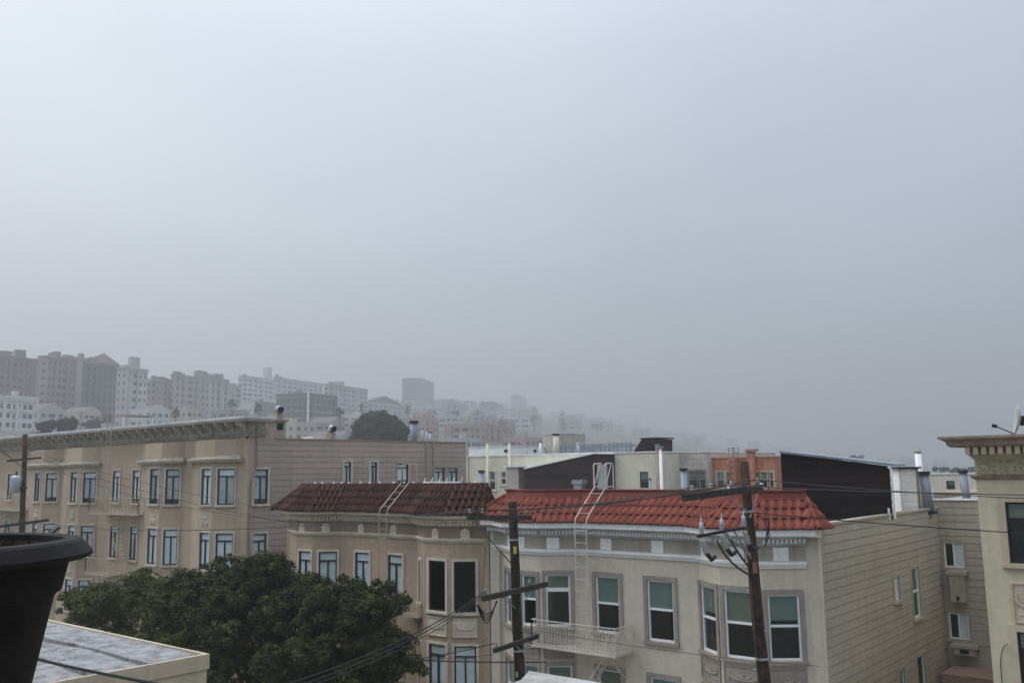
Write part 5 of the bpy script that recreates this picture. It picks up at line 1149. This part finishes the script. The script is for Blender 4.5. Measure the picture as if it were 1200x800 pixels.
wire(hy(445, 770, 23.5), hy(640, 775, 22.5), .06, .022, 'heavy bundled cable at the bottom before the brown house', 'cable')
wire(hy(556, 610, YP), hy(601, 662, YP - .2), .02, .02, 'slanting guy strand from upper arm end down to the pole', 'cable')
wire(hy(572, 748, 24), hy(500, 775, 24), .02, .008, 'thin slanting wire up to the cream drainpipe corner')
wire(I3[1], hy(960, 780, 24.6), .1, .008, 'hairline wire low across the cream house wall')
wire(hy(569, 640, 24.4), hy(566, 690, 24.4), .0, .012, 'vertical dark tap wire at the seam of the brown and cream houses')
wire(at(20, 766, 4.0), at(260, 813, 3.2), .01, .0062, 'thick black cable passing close over the flat white roof', 'cable')

# ================================================================== 12. towers on the hill
unit = MB(); unit.abox(-.5, .5, -.06, .02, -.5, .5); pane_me = mesh_only(unit, 'window', M['farglass'])
farm = {}
def fm_(c, v=.1, sc=.05):
    k = tuple(c)
    if k not in farm: farm[k] = mat('far_wall_%d' % len(farm), c, var=v, scale=sc, bump=0, streak=.15)
    return farm[k]
SPOTS = []
def edge_at(P, d, px):
    """distance along direction d from P at which the projection reaches column px"""
    r_ = ray(px, 560); M2 = Matrix(((d.x, -r_.x), (d.y, -r_.y)))
    s = M2.inverted() @ Vector((-P.x, -P.y)); return s[0]
def wgrid(F, t, z0, z1, cols, rows, wf=.5, hf=.55, top=.4, label=None):
    cw = F.L / cols; rh_ = (z1 - z0) / rows; ang = math.atan2(F.d.y, F.d.x)
    hf *= random.uniform(.75, 1.05); pat = [random.choice([.3, .45, .62, .72]) for _ in range((cols + 1) // 2)]; pat = pat + pat[::-1][cols % 2:]
    for i in range(cols):
        wf = pat[i]
        for j in range(rows):
            c = F.pt((i + .5) * cw, z0 + (j + .5) * rh_, .0)
            Mx = Matrix.Translation(c) @ Matrix.Rotation(ang, 4, 'Z') @ Matrix.Diagonal((cw * wf, 1, rh_ * hf, 1))
            place('window', pane_me, Mx, t)
def tower(px0, pxm, px1, ytop, dist, col, label, fw=(4, 9), sw=(3, 9), rot=18, roof='flat', name='apartment_tower', cat='apartment block', roofcol=(.16, .16, .17), parapet=.8, base=None, lit_side_col=None, top_extra=None, zwin=3.2):
    P = at(pxm, horizon(pxm), 1); P = Vector((P.x, P.y, 0)); P = P * (dist / P.length)
    a = math.radians(rot); dl = Vector((-_c(a), -_s(a), 0)); dr = Vector((-_s(a), _c(a), 0))
    wl_ = max(2, min(60, edge_at(P, dl, px0))) if px0 < pxm - .5 else 10; wr_ = max(2, min(60, edge_at(P, dr, px1))) if px1 > pxm + .5 else 10
    if wl_ == 60 or edge_at(P, dl, px0) < 0: wl_ = 22
    if edge_at(P, dr, px1) < 0: wr_ = 22
    dep = (P).dot(Vector((_F.x, _F.y, 0)).normalized()); d = ray(pxm, ytop); ztop_ = H + d.z / math.hypot(d.x, d.y) * dist
    z0 = min(ground_h(P.x, P.y), ground_h(*(P + dl * wl_)[:2]), ground_h(*(P + dr * wr_)[:2])) - 2
    A, B_, D = P + dl * wl_, P, P + dr * wr_; E_ = A + dr * wr_
    t = thing(name, (P.x, P.y, z0), label, cat)
    f, s_ = Face(A, B_), Face(B_, D)
    m = fm_(col); b = MB()
    for q in ((A, B_), (D, E_), (E_, A)): b.quad((q[0].x, q[0].y, z0), (q[1].x, q[1].y, z0), (q[1].x, q[1].y, ztop_), (q[0].x, q[0].y, ztop_))
    b.build('wall', m, t)
    b = MB(); b.quad((B_.x, B_.y, z0), (D.x, D.y, z0), (D.x, D.y, ztop_), (B_.x, B_.y, ztop_)); b.build('side_wall', fm_(lit_side_col or col), t)  # a separate side colour puts the light on this face into the paint
    rb = MB()
    if roof == 'flat':
        rb.quad((A.x, A.y, ztop_ - .6), (B_.x, B_.y, ztop_ - .6), (D.x, D.y, ztop_ - .6), (E_.x, E_.y, ztop_ - .6)); rb.build('roof', fm_(roofcol), t)
        b = MB(); f.box(b, -.3, f.L + .3, ztop_, ztop_ + .5, -.5, .3); s_.box(b, .3, s_.L + .3, ztop_, ztop_ + .49, -.5, .3); b.build('parapet', fm_(col), t)
    else:
        hgt = roof; c_ = (A + B_ + D + E_) / 4
        if isinstance(roof, tuple):
            hgt = roof[0]; r0, r1 = (A + E_) / 2, (B_ + D) / 2
            rb.quad((A.x, A.y, ztop_), (B_.x, B_.y, ztop_), (r1.x, r1.y, ztop_ + hgt), (r0.x, r0.y, ztop_ + hgt)); rb.quad((D.x, D.y, ztop_), (E_.x, E_.y, ztop_), (r0.x, r0.y, ztop_ + hgt), (r1.x, r1.y, ztop_ + hgt))
            rb.quad((B_.x, B_.y, ztop_), (D.x, D.y, ztop_), (r1.x, r1.y, ztop_ + hgt)); rb.quad((E_.x, E_.y, ztop_), (A.x, A.y, ztop_), (r0.x, r0.y, ztop_ + hgt))
        else:
            for q in ((A, B_), (B_, D), (D, E_), (E_, A)): rb.quad((q[0].x, q[0].y, ztop_), (q[1].x, q[1].y, ztop_), (c_.x, c_.y, ztop_ + hgt))
        rb.build('roof', fm_(roofcol), t)
    zw0 = max(z0 + 3, ztop_ - fw[1] * zwin - 1.0) if fw else 0
    if fw and fw[0]: wgrid(f, t, ztop_ - 1.2 - fw[1] * zwin, ztop_ - 1.2, fw[0], fw[1])
    if sw and sw[0]: wgrid(s_, t, ztop_ - 1.2 - sw[1] * zwin, ztop_ - 1.2, sw[0], sw[1])
    for e in (top_extra or ()):                         # penthouses: (fraction along, width m, height m)
        fr, wd, hh = e; c = f.pt(f.L * fr, 0, -4) if fr >= 0 else s_.pt(s_.L * -fr, 0, -4)
        b = MB(); b.abox(c.x - wd / 2, c.x + wd / 2, c.y - 2, c.y + 2, ztop_ - .3, ztop_ + hh); b.build('penthouse', fm_(col), t)
    rt_ = random.Random(int(px1 * 7 + ytop))
    if fw or sw:
        for F_ in (f, s_):
            if F_.L < 6: continue
            for q in rt_.sample([.12, .3, .5, .7, .88], 2):
                b = MB(); F_.box(b, F_.L * q - .55, F_.L * q + .55, ztop_ - 34 if ztop_ - 34 > z0 else z0, ztop_ - rt_.choice([.5, 2.5]), .0, .7); b.build('bay', m, t)
            b = MB(); F_.box(b, -.15, F_.L + .15, ztop_ - .9, ztop_ - .5, .02, .45); F_.box(b, -.1, F_.L + .1, ztop_ - 4.4, ztop_ - 4.15, .02, .25); b.build('cornice', fm_(lit_side_col or col), t)
        for _ in range(2):
            u_ = f.pt(f.L * rt_.uniform(.15, .85), 0, -rt_.uniform(2, 6)); s2_ = rt_.uniform(.5, 1.6); b = MB(); b.abox(u_.x - s2_, u_.x + s2_, u_.y - s2_, u_.y + s2_, ztop_ - .6, ztop_ + rt_.uniform(1, 2.6)); b.build('rooftop_box', fm_((.25, .25, .25)), t)
    SPOTS.append(((A + D) / 2, max((A - D).length / 2, 8)))
    return t, ztop_, f, s_
G = lambda v, w=0: (v + w, v, v - w * .6)
T_ = []
tower(-30, -10, 35, 416, 430, (.17, .165, .16), 'dark grey apartment tower at the far left edge with rooftop boxes', (3, 10), (6, 10), top_extra=((.6, 5, 2.5), (-.7, 3, 4)))
tower(30, 34, 48, 421, 455, (.34, .34, .34), 'pale windowless slab tucked behind the leftmost dark tower', (1, 8), (0, 0))
tower(-20, -6, 34, 465, 330, (.66, .67, .66), 'low bright white block with grid windows at the left edge', (2, 4), (6, 4), zwin=3.0)
tower(40, 48, 83, 417, 420, (.27, .235, .225), 'brown pink tower with small windows and pale edge strip', (1, 10), (6, 10), top_extra=((-.9, 2.5, 2.2),))
tower(80, 82, 94, 419, 432, (.42, .43, .42), 'blank strip wall coloured paler as the lit side of the brown pink tower', (0, 0), (0, 0))  # light on the tower's side is put into this paler colour
tower(91, 94, 134, 424, 415, (.115, .138, .14), 'dark grey tower under a peaked pink roof', (1, 10), (6, 10))
tower(94, 96, 133, 421, 470, (.30, .25, .24), 'pinkish tower crown with shallow peaked roof rising behind the dark grey tower', (1, 3), (4, 2), roof=(4.2,), roofcol=(.30, .25, .24))
tower(131, 143.5, 168, 431, 400, (.47, .46, .44), 'tall off white tower with seven visible rows of dark windows', (2, 10), (4, 10), lit_side_col=(.56, .55, .53), zwin=3.3, top_extra=((.9, 2.4, 5.0), (-.3, 4, 1.6)))
tower(168, 172, 200, 443, 445, (.33, .32, .31), 'grey apartment block between the off white tower and the wide one', (1, 9), (4, 9), roof=(1.5,))
tower(198, 200, 238, 439, 450, (.40, .385, .37), 'wide taupe block with windows on its right half', (1, 9), (5, 9), top_extra=((-.3, 6, 1.5),))
tower(224, 227, 250, 437, 480, (.38, .375, .37), 'taupe block with raised rooftop box', (1, 5), (3, 5))
tower(236, 243, 265, 443, 440, (.36, .36, .355), 'pale stepped block at the right end of the left tower cluster', (1, 8), (3, 8), lit_side_col=(.46, .455, .44), top_extra=((-.7, 5, 3),))
tower(262, 266, 280, 451, 560, (.38, .38, .38), 'small grey block behind the stepped one', (1, 5), (2, 5))
tower(276, 281, 318, 440, 640, (.52, .52, .52), 'pale foggy tower with thin rooftop stack', (1, 8), (6, 8), top_extra=((-.95, 5, 9),))
tower(318, 321, 377, 442, 670, (.50, .50, .50), 'long pale foggy slab behind the grid office block', (1, 8), (9, 8))
tower(296, 300, 320, 471, 470, (.22, .25, .27), 'low blue grey block left of the grid office block', (1, 4), (3, 4))
tl_, zl_, ff, fs_ = tower(322, 360, 395, 461, 400, (.14, .15, .155), 'dark grid fronted office block with white vertical fins', (9, 8), (8, 8), zwin=3.1)
b = MB()
for F_, n_ in ((ff, 9), (fs_, 8)):
    for k in range(n_ + 1): u = k * F_.L / n_; F_.box(b, u - .12, u + .12, zl_ - 27, zl_, .03, .3)
    for k in range(9): F_.box(b, 0, F_.L, zl_ - 1.2 - k * 3.1 - .35, zl_ - 1.2 - k * 3.1 + .2, .03, .22)
b.build('grid_frame', fm_((.30, .31, .31)), tl_)
b = MB(); ff.box(b, ff.L - .3, ff.L + .35, zl_ - 30, zl_ + .6, .0, .5); fs_.box(b, fs_.L - .4, fs_.L + .2, zl_ - 30, zl_ + .6, .0, .5); b.build('corner_fin', M['white'], tl_)
tower(378, 384, 430, 450, 600, (.40, .405, .40), 'pale grey block with many small windows left of the gabled one', (1, 10), (9, 10), top_extra=((-.3, 12, 3),))
tower(425, 431, 471, 470, 640, (.42, .42, .41), 'cream block with low dark gable roof', (1, 6), (7, 6), roof=(5.5,), roofcol=(.12, .12, .13))
tower(471, 492, 516, 443, 980, (.15, .16, .16), 'dark tower dissolving into fog above the middle of the hill', (5, 15), (5, 15), rot=30)
tower(516, 520, 560, 471, 900, (.26, .26, .26), 'broad dim block on the ridge right of the foggy tower', (1, 4), (8, 4), roof=(3,))
tower(562, 566, 604, 471, 960, (.27, .27, .27), 'long dim ridge block with shallow roof', (1, 4), (8, 4), roof=(3,))
tower(600, 603, 632, 462, 1500, (.24, .24, .25), 'ghostly tower barely visible in fog right of the ridge blocks', (1, 8), (4, 8))
tower(744, 748, 778, 490, 2300, (.26, .26, .26), 'ghostly wide block barely visible on the right slope', (1, 5), (5, 5))
tower(560, 566, 604, 497, 430, (.33, .22, .19), 'row of reddish brick flats with pale bay columns on the lower slope', (1, 4), (5, 4))
# canopy on posts in front of the off white tower
cp = at(131, horizon(131), 1); P = Vector((cp.x, cp.y, 0)).normalized() * 250; z = H + ray(131, 487).z / math.hypot(ray(131, 487).x, ray(131, 487).y) * 250
t = thing('roof_canopy', (P.x, P.y, z - 4), 'flat rooftop canopy on white posts before the off white tower', 'canopy')
b = MB(); b.abox(P.x, P.x + 4, P.y, P.y + 8.5, z - .2, z + .15); b.build('canopy_roof', M['brownmetal'], t)
b = MB()
for yy in (.3, 8.1): b.abox(P.x + 3.6, P.x + 3.9, P.y + yy, P.y + yy + .3, z - 6, z - .2)
b.build('post', M['white'], t)
# far trees
def ftree(px, py, rpx, rpy, dist, label, clumps=120, leaves=26, cone=False, seed=1, m='leaffar', full=False):
    d = ray(px, py); c = CAMP + d * (dist / math.hypot(d.x, d.y)); k = dist / FPX; base = (c.x, c.y, min(ground_h(c.x, c.y), c.z - rpy * k) - 1)
    if cone: lobes = [(c.x, c.y, c.z + rpy * k * (f - .5) * 2, rpx * k * (1 - f) + .4, rpx * k * (1 - f) + .4, rpy * k * .28) for f in (.1, .3, .5, .7, .9)]
    else:
        rr_ = random.Random(seed); lobes = [(c.x, c.y, c.z, rpx * k * .8, rpx * k * .8, rpy * k * .8)] + [(c.x + rpx * k * rr_.uniform(-.6, .6), c.y + rpx * k * rr_.uniform(-.5, .5), c.z + rpy * k * rr_.uniform(-.3, .55), rpx * k * .42, rpx * k * .42, rpy * k * .4) for _ in range(6)]
    if full: lobes += [(c.x + rpx * k * f, c.y, c.z - rpy * k * .7, rpx * k * .45, rpx * k * .4, rpy * k * .75) for f in (-.6, 0, .6)] + [(c.x + rpx * k * f, c.y + 1, c.z + rpy * k * (.55 - abs(f - .1) * .6), rpx * k * .22, rpx * k * .3, rpy * k * .4) for f in (-.5, -.1, .3, .6)]
    tree('hillside_tree', base, lobes, clumps, leaves, rpx * k * .13, max(.25, rpx * k * .05), seed, label, m, trunk_r=.5, group=None, limbs=None if full else False)
ftree(436, 501, 31, 20, 190, 'broad round dark tree with pointed tips beyond the tan house roof', 1250, 30, seed=2, full=True)
ftree(461, 509, 20, 13, 165, 'low near black tree in front of the broad round tree', 950, 30, seed=3, full=True)
ftree(54, 501, 8, 8, 210, 'spiky dark tree left of a pair above the tan cornice', 160, 30, seed=4, full=True)
ftree(77, 500, 10, 9, 210, 'spiky dark tree right of a pair above the tan cornice', 180, 30, seed=5, full=True)
ftree(109, 499, 9, 8, 290, 'grey green tree below the dark grey tower', 140, 28, seed=6, full=True)
ftree(560, 491, 9, 13, 640, 'dim dark tree on the slope under the ridge blocks', 120, 26, seed=7)
ftree(505, 489, 9, 12, 560, 'dim tree at the foot of the foggy dark tower', 120, 26, seed=8)
ftree(659, 493, 7, 13, 760, 'faint conical tree standing in fog on the right slope', 120, 26, cone=True, seed=9)
ftree(1003, 541, 11, 8, 420, 'faint round treetop behind the dark brown shed roof', 120, 26, seed=10)
for i, px in enumerate((1102, 1122, 1138)): ftree(px, 551 + i % 2, 9, 4, 300, ['left', 'middle', 'right'][i] + ' of three faint tree tops above the cream far house', 60, 24, seed=20 + i)

rt_ = random.Random(44)
MK = ['small dark tree left of the off white tower', 'thin tree under the taupe block', 'dark bush right of the tower cluster', 'tree between pale slab and grid office block', 'tree right of the grid office block', 'tall tree left of the gabled block', 'dim tree right of the gabled block', 'dim bushy tree below the ridge blocks', 'dim tree above the thin cream pipes', 'foggy tree left of the chimney stack', 'foggy tree above the sloping coping']
for i, (px, py, r1_, r2_, dd_) in enumerate(((126, 492, 5, 6, 300), (206, 486, 5, 8, 330), (272, 474, 6, 7, 400), (303, 480, 5, 8, 330), (398, 486, 6, 9, 350), (424, 480, 4, 9, 480), (478, 482, 5, 9, 520), (534, 486, 8, 6, 560), (588, 498, 6, 7, 560), (626, 492, 6, 8, 700), (700, 500, 9, 6, 900))): ftree(px, py, r1_, r2_, dd_, MK[i], 70, 26, seed=60 + i)
# ================================================================== 13. houses on the hillside
cols = [((.55, .55, .54), 'white'), ((.42, .42, .41), 'pale grey'), ((.46, .42, .36), 'cream'), ((.30, .29, .28), 'grey'), ((.36, .28, .25), 'pinkish'), ((.28, .31, .33), 'blue grey'), ((.40, .37, .33), 'beige')]
LABN, LABX = {}, {}
def hill_house(px, dist, wd, hh, ci, rot, gable):
    P = at(px, 560, 1); P = Vector((P.x, P.y, 0)).normalized() * dist
    for q, rad in SPOTS:
        if (q - P).length < rad + wd * .62: return False
    SPOTS.append((P.copy(), wd * .55))
    a = math.radians(rot); dl = Vector((_c(a), _s(a), 0)); dr = Vector((-_s(a), _c(a), 0)); dp = wd * random.uniform(.7, 1.1)
    g = min(ground_h(P.x, P.y), ground_h(*(P + dl * wd)[:2])) - 2; zt_ = ground_h(P.x, P.y) + hh
    A, B_, D, E_ = P - dl * wd / 2, P + dl * wd / 2, P + dl * wd / 2 + dr * dp, P - dl * wd / 2 + dr * dp
    marks = ((30, 'at the left edge'), (60, 'under the leftmost towers'), (90, 'under the brown pink tower'), (130, 'under the dark grey tower'), (168, 'under the off white tower'), (235, 'under the taupe block'), (270, 'right of the tower cluster'), (320, 'left of the grid office block'), (395, 'by the grid office block'),
             (430, 'left of the round tree'), (472, 'behind the round tree'), (520, 'under the foggy dark tower'), (565, 'above the tan wall end'), (605, 'above the thin cream pipes'), (650, 'left of the chimney stack'), (700, 'above the sloping coping'), (745, 'left of the brown roof box'), (780, 'over the brown roof box'), (830, 'over the beige rear house'), (910, 'over the orange house'), (1000, 'over the dark shed left half'), (1060, 'over the dark shed right half'), (9999, 'at the far right'))
    where = [w_ for x_, w_ in marks if px < x_][0]
    lvl = 'low' if dist < 350 else 'lower middle' if dist < 480 else 'upper middle' if dist < 650 else 'high' if dist < 850 else 'ridge'
    lab = '%s%s %s house, %s slope, %s' % ('wide ' if wd > 16 else 'tall ' if hh > 9.6 else '', cols[ci][1], 'gabled' if gable else 'flat', lvl, where)
    n_l = LABN.get(lab, 0); LABN[lab] = n_l + 1
    if n_l > 1: return False
    if n_l: lab = lab.replace(' house', ' house further right' if px > LABX[lab] else ' house further left')
    LABX[lab] = px
    t = thing('hillside_house', (P.x, P.y, g), lab, 'house', 'houses on the foggy hillside')
    b = MB()
    for q in ((A, B_), (B_, D), (D, E_), (E_, A)): b.quad((q[0].x, q[0].y, g), (q[1].x, q[1].y, g), (q[1].x, q[1].y, zt_), (q[0].x, q[0].y, zt_))
    if gable:
        r0, r1 = (A + E_) / 2, (B_ + D) / 2; rz = zt_ + dp * .22
        b.quad((B_.x, B_.y, zt_), (D.x, D.y, zt_), (r1.x, r1.y, rz)); b.quad((E_.x, E_.y, zt_), (A.x, A.y, zt_), (r0.x, r0.y, rz))
    b.build('wall', fm_(cols[ci][0]), t)
    b = MB()
    if gable:
        b.quad((A.x, A.y, zt_), (B_.x, B_.y, zt_), (r1.x, r1.y, rz), (r0.x, r0.y, rz)); b.quad((D.x, D.y, zt_), (E_.x, E_.y, zt_), (r0.x, r0.y, rz), (r1.x, r1.y, rz))
        b.build('roof', fm_((.13, .12, .12)), t)
    else:
        b.quad(*[(q.x, q.y, zt_ + .02) for q in (A, B_, D, E_)]); b.build('roof', fm_((.33, .33, .33)), t)
        b = MB(); bx = (A + D) / 2; b.abox(bx.x - 1, bx.x + 1, bx.y - 1, bx.y + 1, zt_, zt_ + random.uniform(1, 2.4)); b.build('chimney', fm_(cols[ci][0]), t)
    fl = 3 if hh > 9 else 2; far_ = dist > 700
    if not far_ and random.random() < .6:
        F_ = Face(A, B_); u_ = F_.L * random.choice([.22, .75]); b = MB(); F_.box(b, u_ - 1.3, u_ + 1.3, g, zt_ - .3, 0, 1.0); b.build('bay', fm_(cols[ci][0]), t)
    for F_ in (Face(A, B_), Face(B_, D)):
        wgrid(F_, t, zt_ - 1 - fl * 2.9, zt_ - .8, 2 if far_ else (4 if wd > 13 else 3), (2 if far_ else fl), .42, .48)
    return True
cnt = 0
for dist, n_, w0 in ((260, 15, 11), (320, 18, 12), (385, 22, 12), (450, 25, 13), (525, 28, 13), (610, 30, 15), (700, 32, 16), (800, 34, 18), (910, 34, 20), (1020, 30, 22)):
    for k in range(n_):
        px = -15 + 1200 * (k + random.uniform(-.3, .3)) / n_; ks = (ridge_r(px) - 150) / 850; dd = 150 + (dist - 150) * ks
        if (px > 640 and dist < 450) or (px > 800 and random.random() < .45): continue
        if hill_house(px, dd * random.uniform(.95, 1.05), w0 * random.uniform(.75, 1.2) * (1 + .25 * (ks - 1)), random.uniform(7, 11.5) * (1 + .08 * (ks - 1)), random.randrange(len(cols)), random.choice([12, 18, 24]), random.random() < .35): cnt += 1
print('hill houses', cnt)

# ================================================================== 14. haze
b = MB(); b.abox(-4050, 4050, -4050, 4050, -2.5, 175)
hz_m = bpy.data.materials.new('haze_air'); hz_m.use_nodes = True; t_ = hz_m.node_tree; t_.nodes.clear()
o_ = t_.nodes.new('ShaderNodeOutputMaterial'); v_ = t_.nodes.new('ShaderNodeVolumePrincipled'); v_.inputs['Color'].default_value = (*HAZE_COLOR, 1); v_.inputs['Density'].default_value = HAZE_DENSITY; v_.inputs['Anisotropy'].default_value = HAZE_ANISO
t_.links.new(v_.outputs[0], o_.inputs['Volume'])
b.build('haze', hz_m, None, kind='stuff')
